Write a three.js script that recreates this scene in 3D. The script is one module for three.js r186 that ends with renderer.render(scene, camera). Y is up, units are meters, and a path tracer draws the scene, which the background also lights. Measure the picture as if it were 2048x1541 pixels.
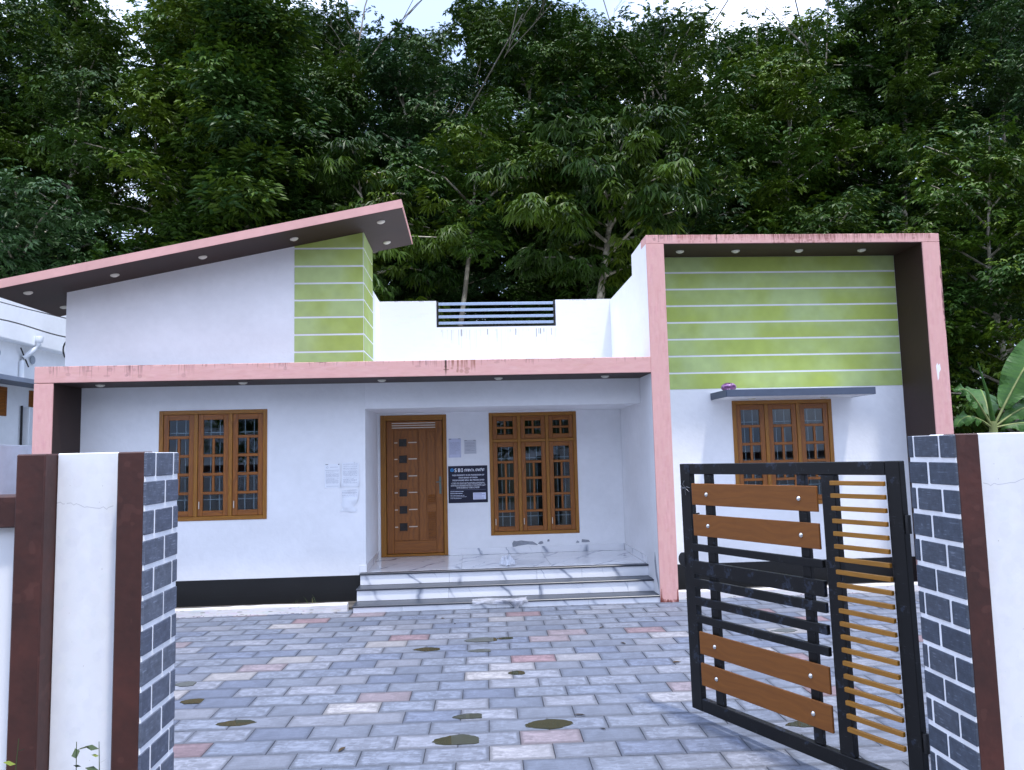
import * as THREE from 'three';
import { mergeGeometries } from 'three/addons/utils/BufferGeometryUtils.js';

// ------------------------------------------------------------------ camera, sky, sun, exposure
const scene = new THREE.Scene();
const camera = new THREE.PerspectiveCamera(55.0, 1024 / 770, 0.1, 600);
camera.position.set(0, 2, 0);
camera.rotation.order = 'YXZ';
camera.rotation.set(THREE.MathUtils.degToRad(5.13), THREE.MathUtils.degToRad(-3.45), THREE.MathUtils.degToRad(-1.378));
scene.add(camera);

function rng(seed) { let a = seed >>> 0; return () => { a = (a + 0x6D2B79F5) | 0; let t = Math.imul(a ^ (a >>> 15), 1 | a); t = (t + Math.imul(t ^ (t >>> 7), 61 | t)) ^ t; return ((t ^ (t >>> 14)) >>> 0) / 4294967296; }; }
function hash3(x, y, z) { let h = Math.imul(x, 374761393) ^ Math.imul(y, 668265263) ^ Math.imul(z, 2147483647 ^ 0x5bd1e995); h = Math.imul(h ^ (h >>> 13), 1274126177); return ((h ^ (h >>> 16)) >>> 0) / 4294967296; }
const sm = (t) => t * t * (3 - 2 * t);
function noise3(x, y, z) {
  const i = Math.floor(x), j = Math.floor(y), k = Math.floor(z), u = sm(x - i), v = sm(y - j), w = sm(z - k);
  const L = (a, b, t) => a + (b - a) * t;
  return L(L(L(hash3(i, j, k), hash3(i + 1, j, k), u), L(hash3(i, j + 1, k), hash3(i + 1, j + 1, k), u), v),
    L(L(hash3(i, j, k + 1), hash3(i + 1, j, k + 1), u), L(hash3(i, j + 1, k + 1), hash3(i + 1, j + 1, k + 1), u), v), w);
}
function fbm3(x, y, z, o = 5) { let s = 0, a = 0.5, n = 0; for (let k = 0; k < o; k++) { s += a * noise3(x, y, z); n += a; a *= 0.5; x *= 2.03; y *= 2.03; z *= 2.03; } return s / n; }

const SKY = 1.0;
const W = 768, Hh = 384, skyData = new Float32Array(W * Hh * 4);
for (let j = 0; j < Hh; j++) for (let i = 0; i < W; i++) {
  const th = ((j + 0.5) / Hh - 0.5) * Math.PI, ph = ((i + 0.5) / W - 0.5) * 2 * Math.PI;
  const y = Math.sin(th), x = Math.cos(th) * Math.cos(ph), z = Math.cos(th) * Math.sin(ph), e = Math.max(y, 0);
  const cl = fbm3(x * 3.1 + 2, y * 6.0 + 7, z * 3.1 + 1, 6);
  const c = Math.min(1, Math.max(0, (cl - 0.47) / 0.2));
  const g = (0.72 + 0.9 * e);                                   // a hazy, bright overcast dome
  const blue = [0.42, 0.55, 0.87], white = [0.84, 0.93, 1.19];
  const p = (j * W + i) * 4;
  for (let k = 0; k < 3; k++) skyData[p + k] = SKY * g * (blue[k] * (1 - c) * 0.86 + white[k] * c * 1.15);
  skyData[p + 3] = 1;
}
const skyTex = new THREE.DataTexture(skyData, W, Hh, THREE.RGBAFormat, THREE.FloatType);
skyTex.mapping = THREE.EquirectangularReflectionMapping; skyTex.magFilter = THREE.LinearFilter; skyTex.minFilter = THREE.LinearFilter; skyTex.wrapS = THREE.RepeatWrapping; skyTex.needsUpdate = true;
scene.background = skyTex; scene.environment = skyTex;

const sun = new THREE.DirectionalLight(new THREE.Color(1.0, 0.96, 0.91), 2.0);
const sunDir = new THREE.Vector3(0.18, 1, 0.26).normalize();
sun.target.position.set(0.5, 0, -9); sun.position.copy(sun.target.position).addScaledVector(sunDir, 60);
sun.castShadow = true; sun.shadow.radius = 7; sun.shadow.mapSize.set(4096, 4096);
Object.assign(sun.shadow.camera, { left: -35, right: 35, top: 40, bottom: -40, near: 1, far: 140 });
scene.add(sun, sun.target);

const renderer = new THREE.WebGLRenderer({ antialias: true });
renderer.toneMapping = THREE.LinearToneMapping;
renderer.toneMappingExposure = 1.9;
renderer.shadowMap.enabled = true;
renderer.setSize(1024, 770);

// ------------------------------------------------------------------ helpers
const V = (x, y, z) => new THREE.Vector3(x, y, z);
const taken = {};
function numbered(n) { const k = taken[n] = (taken[n] ?? -1) + 1; return k ? n + '_' + String(k).padStart(3, '0') : n; }
const baseOf = new WeakMap();
function thing(name, label, category, base = [0, 0, 0], group, kind) {
  const o = new THREE.Group(); o.name = numbered(name); o.position.set(...base); scene.add(o);
  baseOf.set(o, base);
  if (label) o.userData.label = label;
  if (category) o.userData.category = category;
  if (group) o.userData.group = group;
  if (kind) o.userData.kind = kind;
  return o;
}
// a part whose geometry is written in world coordinates
function part(name, geo, mat, parent, kind) {
  const b = baseOf.get(parent) ?? [0, 0, 0];
  if (Array.isArray(geo)) geo = mergeGeometries(geo.map((g) => (g.index ? g.toNonIndexed() : g)));
  geo.translate(-b[0], -b[1], -b[2]);
  const m = new THREE.Mesh(geo, mat); m.name = name; m.castShadow = m.receiveShadow = true;
  parent.add(m); baseOf.set(m, b);
  if (kind) m.userData.kind = kind;
  return m;
}
function single(name, geo, mat, label, category, group, kind, base) {   // a thing that is one mesh
  if (Array.isArray(geo)) geo = mergeGeometries(geo.map((g) => (g.index ? g.toNonIndexed() : g)));
  geo.computeBoundingBox(); const c = geo.boundingBox.getCenter(V(0, 0, 0)); base = base ?? [c.x, geo.boundingBox.min.y, c.z];
  geo.translate(-base[0], -base[1], -base[2]);
  const m = new THREE.Mesh(geo, mat); m.name = numbered(name); m.position.set(...base); m.castShadow = m.receiveShadow = true; scene.add(m);
  if (label) m.userData.label = label; if (category) m.userData.category = category; if (group) m.userData.group = group; if (kind) m.userData.kind = kind;
  return m;
}
function setGeo(pos, uv, col) {
  const g = new THREE.BufferGeometry();
  g.setAttribute('position', new THREE.Float32BufferAttribute(pos, 3));
  if (uv) g.setAttribute('uv', new THREE.Float32BufferAttribute(uv, 2));
  if (col) g.setAttribute('color', new THREE.Float32BufferAttribute(col, 3));
  g.computeVertexNormals();
  return g;
}
let uvSeed = rng(77);
// uv in metres from the dominant axis of each face; rot swaps u and v (grain direction)
function metreUV(g, rot = false, shift = true) {
  if (g.index) g = g.toNonIndexed();
  const p = g.attributes.position, n = p.count, uv = new Float32Array(n * 2), a = V(0, 0, 0), b = V(0, 0, 0), c = V(0, 0, 0);
  const su = shift ? uvSeed() * 7 : 0, sv = shift ? uvSeed() * 7 : 0;
  for (let i = 0; i < n; i += 3) {
    a.fromBufferAttribute(p, i); b.fromBufferAttribute(p, i + 1); c.fromBufferAttribute(p, i + 2);
    const nn = b.clone().sub(a).cross(c.clone().sub(a)); const ax = Math.abs(nn.x), ay = Math.abs(nn.y), az = Math.abs(nn.z);
    [a, b, c].forEach((q, k) => {
      let u, v;
      if (az >= ax && az >= ay) { u = q.x; v = q.y; } else if (ax >= ay) { u = q.z; v = q.y; } else { u = q.x; v = q.z; }
      uv[(i + k) * 2] = (rot ? v : u) + su; uv[(i + k) * 2 + 1] = (rot ? u : v) + sv;
    });
  }
  g.setAttribute('uv', new THREE.BufferAttribute(uv, 2)); return g;
}
function fitUV(g, x0, x1, y0, y1, ax = 'x', ay = 'y') {
  const p = g.attributes.position, uv = new Float32Array(p.count * 2), gx = { x: 'getX', y: 'getY', z: 'getZ' };
  for (let i = 0; i < p.count; i++) { uv[2 * i] = (p[gx[ax]](i) - x0) / (x1 - x0); uv[2 * i + 1] = (p[gx[ay]](i) - y0) / (y1 - y0); }
  g.setAttribute('uv', new THREE.BufferAttribute(uv, 2)); return g;
}
// chamfered box, 44 triangles, world extents
function cbox(x0, x1, y0, y1, z0, z1, c = 0.003, rot = false, shift = true) {
  const hx = (x1 - x0) / 2, hy = (y1 - y0) / 2, hz = (z1 - z0) / 2, h = [hx, hy, hz], pos = [];
  c = Math.min(c, hx * 0.6, hy * 0.6, hz * 0.6);
  const pt = (s, ax) => { const q = [0, 0, 0]; for (let k = 0; k < 3; k++) q[k] = s[k] * (h[k] - (k === ax ? 0 : c)); return q; };
  const tri = (a, b, d) => { const ux = b[0] - a[0], uy = b[1] - a[1], uz = b[2] - a[2], vx = d[0] - a[0], vy = d[1] - a[1], vz = d[2] - a[2];
    const nx = uy * vz - uz * vy, ny = uz * vx - ux * vz, nz = ux * vy - uy * vx, m = [a[0] + b[0] + d[0], a[1] + b[1] + d[1], a[2] + b[2] + d[2]];
    if (nx * m[0] + ny * m[1] + nz * m[2] < 0) pos.push(...a, ...d, ...b); else pos.push(...a, ...b, ...d); };
  const quad = (a, b, d, e) => { tri(a, b, d); tri(a, d, e); };
  for (let ax = 0; ax < 3; ax++) for (const s of [-1, 1]) {
    const o = [(ax + 1) % 3, (ax + 2) % 3], mk = (p, q) => { const S = [0, 0, 0]; S[ax] = s; S[o[0]] = p; S[o[1]] = q; return pt(S, ax); };
    quad(mk(-1, -1), mk(1, -1), mk(1, 1), mk(-1, 1));
  }
  if (c > 0) {
    for (let a = 0; a < 3; a++) { const b = (a + 1) % 3, d = (a + 2) % 3;
      for (const s of [-1, 1]) for (const t of [-1, 1]) { const mk = (w, ax) => { const S = [0, 0, 0]; S[a] = w; S[b] = s; S[d] = t; return pt(S, ax); }; quad(mk(-1, b), mk(1, b), mk(1, d), mk(-1, d)); } }
    for (const s of [-1, 1]) for (const t of [-1, 1]) for (const w of [-1, 1]) { const S = [s, t, w]; tri(pt(S, 0), pt(S, 1), pt(S, 2)); }
  }
  const g = setGeo(pos); g.translate((x0 + x1) / 2, (y0 + y1) / 2, (z0 + z1) / 2);
  return metreUV(g, rot, shift);
}
// wall slab in the xy plane with holes, front face at z, thickness t behind it
function wallXY(pts, holes, z, t) {
  const s = new THREE.Shape(pts.map((p) => new THREE.Vector2(p[0], p[1])));
  for (const [x0, x1, y0, y1] of holes) { const h = new THREE.Path(); h.moveTo(x0, y0); h.lineTo(x0, y1); h.lineTo(x1, y1); h.lineTo(x1, y0); h.closePath(); s.holes.push(h); }
  const g = new THREE.ExtrudeGeometry(s, { depth: t, bevelEnabled: false }); g.translate(0, 0, z - t); return metreUV(g, false, false);
}
// wall slab in the zy plane, near face at x, thickness t towards +x
function wallZY(pts, x, t) {
  const s = new THREE.Shape(pts.map((p) => new THREE.Vector2(-p[0], p[1])));
  const g = new THREE.ExtrudeGeometry(s, { depth: t, bevelEnabled: false }); g.rotateY(Math.PI / 2); g.translate(x, 0, 0); return metreUV(g, false, false);
}
function tube(points, radii, seg = 6, closed = true) {   // tapered tube through points
  const pos = [], uv = [], N = points.length, rings = []; let len = 0;
  for (let i = 0; i < N; i++) {
    const d = points[Math.min(N - 1, i + 1)].clone().sub(points[Math.max(0, i - 1)]).normalize();
    const a = Math.abs(d.y) < 0.9 ? V(0, 1, 0) : V(1, 0, 0), u = d.clone().cross(a).normalize(), v = d.clone().cross(u);
    const r = Array.isArray(radii) ? radii[i] : radii, ring = []; if (i) len += points[i].distanceTo(points[i - 1]);
    for (let k = 0; k <= seg; k++) { const t = k / seg * Math.PI * 2; ring.push([points[i].clone().addScaledVector(u, Math.cos(t) * r).addScaledVector(v, Math.sin(t) * r), k / seg * r * 6.28, len]); }
    rings.push(ring);
  }
  const idx = [];
  for (const ring of rings) for (const [p, a, b] of ring) { pos.push(p.x, p.y, p.z); uv.push(a, b); }
  for (let i = 0; i < N - 1; i++) for (let k = 0; k < seg; k++) { const a = i * (seg + 1) + k, b = a + seg + 1; idx.push(a, a + 1, b, a + 1, b + 1, b); }
  if (closed) for (const [i, f] of [[0, 1], [N - 1, 0]]) { const c = pos.length / 3; pos.push(points[i].x, points[i].y, points[i].z); uv.push(0, 0); for (let k = 0; k < seg; k++) { const a = i * (seg + 1) + k; f ? idx.push(c, a + 1, a) : idx.push(c, a, a + 1); } }
  const g = setGeo(pos, uv); g.setIndex(idx); g.computeVertexNormals(); return g.toNonIndexed();
}
function lathe(prof, x, y, z, seg = 20) { const g = new THREE.LatheGeometry(prof.map((p) => new THREE.Vector2(p[0], p[1])), seg); g.translate(x, y, z); return g.toNonIndexed(); }

// ------------------------------------------------------------------ textures
function tnoise(x, y, p, s) { const i = Math.floor(x), j = Math.floor(y), u = sm(x - i), v = sm(y - j), m = (a) => ((a % p) + p) % p, h = (a, b) => hash3(m(a), m(b), s); const a = h(i, j) + (h(i + 1, j) - h(i, j)) * u, b = h(i, j + 1) + (h(i + 1, j + 1) - h(i, j + 1)) * u; return a + (b - a) * v; }
function tfbm(u, v, p, s, o = 4) { let r = 0, a = 0.5, n = 0; for (let k = 0; k < o; k++) { r += a * tnoise(u * p, v * p, p, s + k * 13); n += a; a *= 0.5; p *= 2; } return r / n; }
function dataTex(w, h, fn, metres, srgb = true) {
  const d = new Uint8Array(w * h * 4);
  for (let j = 0; j < h; j++) for (let i = 0; i < w; i++) { const c = fn(i / w, j / h), p = (j * w + i) * 4; for (let k = 0; k < 3; k++) d[p + k] = Math.max(0, Math.min(255, Array.isArray(c) ? c[k] : c)); d[p + 3] = 255; }
  const t = new THREE.DataTexture(d, w, h); if (srgb) t.colorSpace = THREE.SRGBColorSpace;
  t.magFilter = THREE.LinearFilter; t.minFilter = THREE.LinearMipmapLinearFilter; t.generateMipmaps = true; t.wrapS = t.wrapT = THREE.RepeatWrapping; t.anisotropy = 8;
  if (metres) t.repeat.set(1 / metres, 1 / metres); t.needsUpdate = true; return t;
}
function canvasTex(w, h, draw) {
  const c = document.createElement('canvas'); c.width = w; c.height = h; const x = c.getContext('2d'); draw(x, w, h);
  const t = new THREE.CanvasTexture(c); t.colorSpace = THREE.SRGBColorSpace; t.anisotropy = 8; return t;
}
const lerp = (a, b, t) => a + (b - a) * t, mix = (a, b, t) => a.map((v, k) => lerp(v, b[k], t));
const plasterBump = dataTex(512, 512, (u, v) => 128 + 90 * (tfbm(u, v, 48, 3, 3) - 0.5) + 130 * (tfbm(u, v, 6, 9, 3) - 0.5), 1.6, false);
function paint(rgb, spread, seed, metres = 2.6) {
  return dataTex(512, 512, (u, v) => { const a = tfbm(u, v, 5, seed, 5) - 0.5, b = tfbm(u, v, 40, seed + 50, 2) - 0.5, st = tfbm(u, v * 0.999, 64, seed + 90, 1) > 0.93 ? -0.4 : 0; const k = 1 + spread * (a * 1.6 + b * 0.5 + st * 0.15); return [rgb[0] * k, rgb[1] * k, rgb[2] * (k + spread * 0.06 * a)]; }, metres);
}
const STD = (o) => new THREE.MeshStandardMaterial(o);
const M = {};
M.white = STD({ map: paint([240, 240, 241], 0.04, 11), roughness: 0.75, bumpMap: plasterBump, bumpScale: 0.005 });
M.pink = STD({ map: paint([216, 165, 157], 0.08, 21), roughness: 0.7, bumpMap: plasterBump, bumpScale: 0.0025 });
M.brownPaint = STD({ map: paint([48, 29, 21], 0.14, 31), roughness: 0.62, bumpMap: plasterBump, bumpScale: 0.002 });
M.postBrown = STD({ map: dataTex(512, 512, (u, v) => { const a = tfbm(u, v, 7, 41, 5), b = tfbm(u, v, 60, 43, 2), sc = tfbm(u, v, 24, 47, 2) > 0.74 ? 1 : 0, k = 0.78 + 0.5 * a + 0.14 * (b - 0.5); return mix([64 * k, 32 * k, 25 * k], [104, 66, 58], sc * 0.25); }, 1.3), roughness: 0.55, bumpMap: plasterBump, bumpScale: 0.004 });
M.green = STD({ map: dataTex(512, 512, (u, v) => { const a = tfbm(u, v, 4, 51, 5), b = tfbm(u, v, 22, 53, 3), k = 0.93 + 0.1 * b; return mix([174 * k, 190 * k, 92 * k], [184 * k, 202 * k, 132 * k], Math.max(0, Math.min(1, (a - 0.38) * 3.2))); }, 3.1), roughness: 0.7, bumpMap: plasterBump, bumpScale: 0.0015 });
M.black = STD({ map: dataTex(512, 256, (u, v) => { const a = tfbm(u, v, 8, 61, 4), l = Math.abs((v * 4) % 1 - 0.5) > 0.485 && tfbm(u, v, 9, 65, 2) > 0.55 ? 14 : 0, s = tfbm(u, v, 70, 67, 1) > 0.9 ? 10 : 0; return [8 + 10 * a + l + s, 9 + 10 * a + l + s, 11 + 10 * a + l + s]; }, 1.5), roughness: 0.5 });
M.greyPaint = STD({ map: paint([72, 82, 100], 0.14, 71), roughness: 0.6 });
M.granite = STD({ map: dataTex(256, 256, (u, v) => { const n = tfbm(u, v, 64, 81, 2), k = 0.8 + 0.5 * n; return [50 * k, 55 * k, 64 * k]; }, 0.5), roughness: 0.34 });
M.marble = new THREE.MeshPhysicalMaterial({ map: dataTex(1024, 1024, (u, v) => {
  const w = tfbm(u, v, 3, 91, 3), w2 = tfbm(u, v, 5, 95, 4), f = tfbm(u, v, 24, 97, 3), t = ((u * 3 + v * 2 + (w - 0.5) * 0.9 + (f - 0.5) * 0.05) % 1 + 1) % 1, t2 = ((u * 5 + v * 4 + (w2 - 0.5) * 1.3 + (f - 0.5) * 0.08) % 1 + 1) % 1;
  const line = (q, n) => Math.max(0, 1 - Math.abs(q - 0.5) * n), a = Math.pow(line(t, 14), 1.6) * Math.min(1, Math.max(0, (w2 - 0.36) * 6)), b = Math.pow(line(t2, 22), 2) * Math.min(1, Math.max(0, (w - 0.46) * 7)), cl = Math.max(0, 0.22 - Math.abs(t - 0.42)) * 0.9 * (f - 0.2);
  return mix([240, 240, 242], [108, 116, 134], Math.max(0, Math.min(0.85, Math.max(a * 0.75, b * 0.6) + Math.max(0, cl)))); }, 1.9), roughness: 0.16, clearcoat: 0.3, clearcoatRoughness: 0.1 });
function woodTex(c0, c1, seed) { return dataTex(512, 512, (u, v) => { const w = tfbm(u, v, 3, seed, 3), g = tnoise(u * 6, v * 90 + w * 14, 96, seed + 5), f = tnoise(u * 24, v * 256, 256, seed + 9), r = 0.5 + 0.5 * Math.sin((v * 14 + w * 2.6) * 6.283); return mix(c0, c1, Math.min(1, Math.max(0, 0.45 * g + 0.25 * f + 0.28 * r))); }, 0.8); }
const woodT = woodTex([114, 62, 6], [158, 94, 16], 101), woodG = woodTex([132, 82, 7], [166, 110, 18], 151);
M.teak = new THREE.MeshPhysicalMaterial({ map: woodT, roughness: 0.42, clearcoat: 0.25, clearcoatRoughness: 0.3 });
M.teakGold = new THREE.MeshPhysicalMaterial({ map: woodG, roughness: 0.42, clearcoat: 0.25, clearcoatRoughness: 0.3 });
M.plank = STD({ map: woodTex([116, 66, 12], [134, 80, 20], 171), roughness: 0.7 });
M.slat = STD({ map: woodTex([136, 90, 16], [164, 112, 28], 181), roughness: 0.55 });
M.glass = new THREE.MeshPhysicalMaterial({ color: 0xe6eef0, transmission: 1, roughness: 0.015, thickness: 0, ior: 1.5 });
M.steel = STD({ color: 0x9fb0c8, metalness: 0.6, roughness: 0.35 });
M.chrome = STD({ color: 0xd8d6d0, metalness: 1, roughness: 0.18 });
M.gateBlack = new THREE.MeshPhysicalMaterial({ map: dataTex(512, 512, (u, v) => { const a = tfbm(u, v, 9, 191, 5), b = tnoise(u * 128, v * 22, 128, 197), c = tnoise(u * 20, v * 128, 128, 199), f = tfbm(u, v, 40, 193, 2), worn = a > 0.6 && f > 0.44 ? 0.75 : 0, s = (b > 0.86 || c > 0.88) && a > 0.47 ? 0.6 : 0; return mix(mix([8, 8, 9], [42, 50, 66], worn), [98, 104, 112], s * f); }, 0.7), roughness: 0.46, specularIntensity: 0.6, clearcoat: 0.08, clearcoatRoughness: 0.3 });
M.plainBlack = STD({ color: 0x0d0d0f, roughness: 0.55 });
M.lampWhite = STD({ color: 0xcfcabb, roughness: 0.5 });
M.lampLens = STD({ color: 0xb5ae9c, roughness: 0.35 });
M.interior = STD({ color: 0x6f6a62, roughness: 0.9 });
M.pvc = STD({ color: 0xdfe3e6, roughness: 0.45 });
M.strip = STD({ color: 0xd8cdbd, roughness: 0.35, metalness: 0.3 });

// ------------------------------------------------------------------ ground
{
  const g = new THREE.PlaneGeometry(400, 400, 100, 100); g.rotateX(-Math.PI / 2); g.translate(0, -0.09, -40);
  const p = g.attributes.position;
  for (let i = 0; i < p.count; i++) { const x = p.getX(i), z = p.getZ(i); if (z < -24) p.setY(i, -0.09 + Math.min(9, (-24 - z) * 0.16) + 0.6 * (noise3(x * 0.1, 0, z * 0.1) - 0.5)); }
  const m = new THREE.Mesh(metreUV(g, false, false), STD({ map: dataTex(512, 512, (u, v) => { const a = tfbm(u, v, 8, 201, 5), b = tfbm(u, v, 60, 203, 2); return mix([70, 56, 40], [58, 70, 36], a > 0.5 ? 0.8 : 0.2).map((q) => q * (0.7 + 0.5 * b)); }, 4), roughness: 1 }));
  m.geometry.computeVertexNormals(); m.name = 'ground'; m.userData = { kind: 'structure', label: 'brown soil with leaf litter rising gently under the trees', category: 'ground' }; m.receiveShadow = true; scene.add(m);
}
single('road', cbox(-40, 40, -0.3, -0.02, -3.25, 6, 0), STD({ map: dataTex(512, 512, (u, v) => { const a = tfbm(u, v, 6, 211, 5), b = tfbm(u, v, 120, 213, 1), k = 0.8 + 0.3 * a + 0.3 * (b - 0.5); return [112 * k, 112 * k, 114 * k]; }, 2.5), roughness: 0.9 }), 'grey concrete lane outside the gate', 'road', null, 'structure');

// ------------------------------------------------------------------ paved yard
const paverAtlas = dataTex(1024, 1024, (u, v) => {
  const cu = Math.floor(u * 2), cv = Math.floor(v * 4), fu = u * 2 - cu, fv = v * 4 - cv, k = cu * 4 + cv;
  const n = tfbm(u, v, 9, 300 + k, 4), st = tnoise(u * 18 + k, v * 190 + n * 4, 256, 310 + k), st2 = tnoise(u * 44, v * 300, 512, 330 + k), gr = tnoise(u * 340, v * 340, 512, 350);
  const ex = Math.min(fu, 1 - fu) * 0.427, ey = Math.min(fv, 1 - fv) * 0.243, e = Math.min(ex, ey) + (n - 0.5) * 0.05;
  const rim = sm(Math.max(0, Math.min(1, (e - 0.008) / 0.042)));
  const amp = [1, 0.55, 0.8, 1, 0.35, 0.75, 0.95, 0.6][k];
  let b = lerp(172, 226, rim * (0.45 + 0.55 * amp)) + (st - 0.5) * 58 * amp * rim + (st2 - 0.5) * 26 * amp + (gr - 0.5) * 22;
  const bl = tfbm(u, v, 26, 380 + k, 3); if (n > 0.56) b -= 20 * amp; if (bl > 0.6 && rim > 0.5) b += 20 * amp;
  return [b, b + 1, b + 3];
});
paverAtlas.wrapS = paverAtlas.wrapT = THREE.ClampToEdgeWrapping;
M.paver = STD({ map: paverAtlas, vertexColors: true, roughness: 0.62 });
const GREYS = [[0.214, 0.238, 0.296], [0.236, 0.256, 0.31], [0.198, 0.225, 0.288], [0.272, 0.286, 0.334], [0.222, 0.246, 0.302], [0.18, 0.208, 0.28]];
const PINK = [[0.30, 0.205, 0.225], [0.265, 0.19, 0.21], [0.29, 0.245, 0.27]], CREAM = [[0.39, 0.375, 0.38], [0.35, 0.345, 0.37]];
const PL = 0.4325, PW = 0.2468, TH = -0.024;
{
  const yard = thing('paved_yard', 'forecourt of grey, pink and cream concrete pavers laid in staggered rows', 'paving', [0, 0, 0], null, 'structure');
  const bed = cbox(-6.1, 9.2, -0.3, -0.014, -10.3, -3.2, 0);
  part('joint_sand', bed, STD({ map: paint([74, 74, 76], 0.3, 401, 0.8), roughness: 1 }), yard);
  const cache = {};
  const geo = (variant, tint, key) => cache[key + variant] ??= (() => {
    const g = cbox(-PL / 2 + 0.0018, PL / 2 - 0.0018, -0.06, 0, -PW / 2 + 0.0018, PW / 2 - 0.0018, 0.0032, false, false);
    const cu = Math.floor(variant / 4), cv = variant % 4, uv = g.attributes.uv, p = g.attributes.position, col = [];
    for (let i = 0; i < p.count; i++) { const a = (p.getX(i) / PL + 0.5) * 0.96 + 0.02, b = (p.getZ(i) / PW + 0.5) * 0.94 + 0.03; uv.setXY(i, (cu + a) / 2, (cv + b) / 4); col.push(...tint); }
    g.setAttribute('color', new THREE.Float32BufferAttribute(col, 3)); return g;
  })();
  const R = rng(5), list = [], c = Math.cos(TH), s = Math.sin(TH);
  const pinks = [[0.67, -7.34], [0.71, -5.37], [-1.91, -7.46], [-0.61, -6.43], [-1.87, -5.46], [1.9, -8.26], [0.71, -9.3], [-0.57, -8.36], [1.82, -6.34], [-3.11, -8.43], [-1.79, -9.33], [3.1, -7.0], [4.0, -8.6], [3.4, -8.9], [2.9, -6.1], [4.7, -7.6]];
  const creams = [[-2.08, -7.2], [-0.81, -6.19], [0.53, -7.09], [0.5, -5.12], [-2.02, -9.06], [-0.77, -8.11], [0.28, -9.12], [-1.76, -7.68], [1.91, -8.08], [1.64, -6.13], [-2.46, -6.74], [2.6, -7.3], [3.6, -7.9], [0.02, -6.9], [1.2, -7.4]];
  camera.updateMatrixWorld(); const view = camera.matrixWorld.clone().invert(), proj = new THREE.Matrix4().multiplyMatrices(camera.projectionMatrix, view);
  for (let k = -20; k < 8; k++) for (let i = -16; i < 24; i++) {
    const lz = -5.01 + 0.1234 + PW * k, lx = 0.073 + 0.216 + PL * i + (Math.abs(k) % 2 ? PL / 2 : 0);
    const x = lx * c + lz * s + 0.12, z = -lx * s + lz * c;
    if (x < -6.05 || x > 9 || z > -3.2 || z < -10.1) continue;
    const near = (L) => L.some(([a, b]) => Math.abs(a - x) < PL * 0.5 && Math.abs(b - z) < PW * 0.5);
    let tint, key; const r = R();
    if (near(pinks)) { const q = Math.floor(R() * 3); tint = PINK[q]; key = 'p' + q; } else if (near(creams)) { const q = Math.floor(R() * 2); tint = CREAM[q]; key = 'c' + q; }
    else if (r < 0.012 && z < -6) { tint = PINK[2]; key = 'p2'; } else { const q = Math.floor(R() * GREYS.length); tint = GREYS[q]; key = 'g' + q; }
    const v = Math.floor(R() * 8), y = (R() - 0.5) * 0.003, tilt = [(R() - 0.5) * 0.008, (R() - 0.5) * 0.006], ry = TH + (R() - 0.5) * 0.008;
    const q = V(x, 0, z).applyMatrix4(proj), inView = q.z < 1 && Math.abs(q.x) < 1.04 && q.y > -1.1 && !(x < -1.25 - (-3.9 - z) * 0.42);
    list.push({ x, y, z, v, tint, key, tilt, ry, inView, d: Math.hypot(x, z) + (inView ? 0 : 100) });
  }
  list.sort((a, b) => a.d - b.d);
  const rest = [];
  list.forEach((o, n) => {
    const g = geo(o.v, o.tint, o.key), e = new THREE.Euler(o.tilt[0], o.ry, o.tilt[1], 'YXZ');
    if (n < 300 && o.inView) { const m = new THREE.Mesh(g, M.paver); m.name = 'paver'; m.position.set(o.x, o.y, o.z); m.rotation.copy(e); m.castShadow = m.receiveShadow = true; yard.add(m); }
    else rest.push(g.clone().applyMatrix4(new THREE.Matrix4().compose(V(o.x, o.y, o.z), new THREE.Quaternion().setFromEuler(e), V(1, 1, 1))));
  });
  part('paver', rest, M.paver, yard, 'stuff');
}
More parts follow.
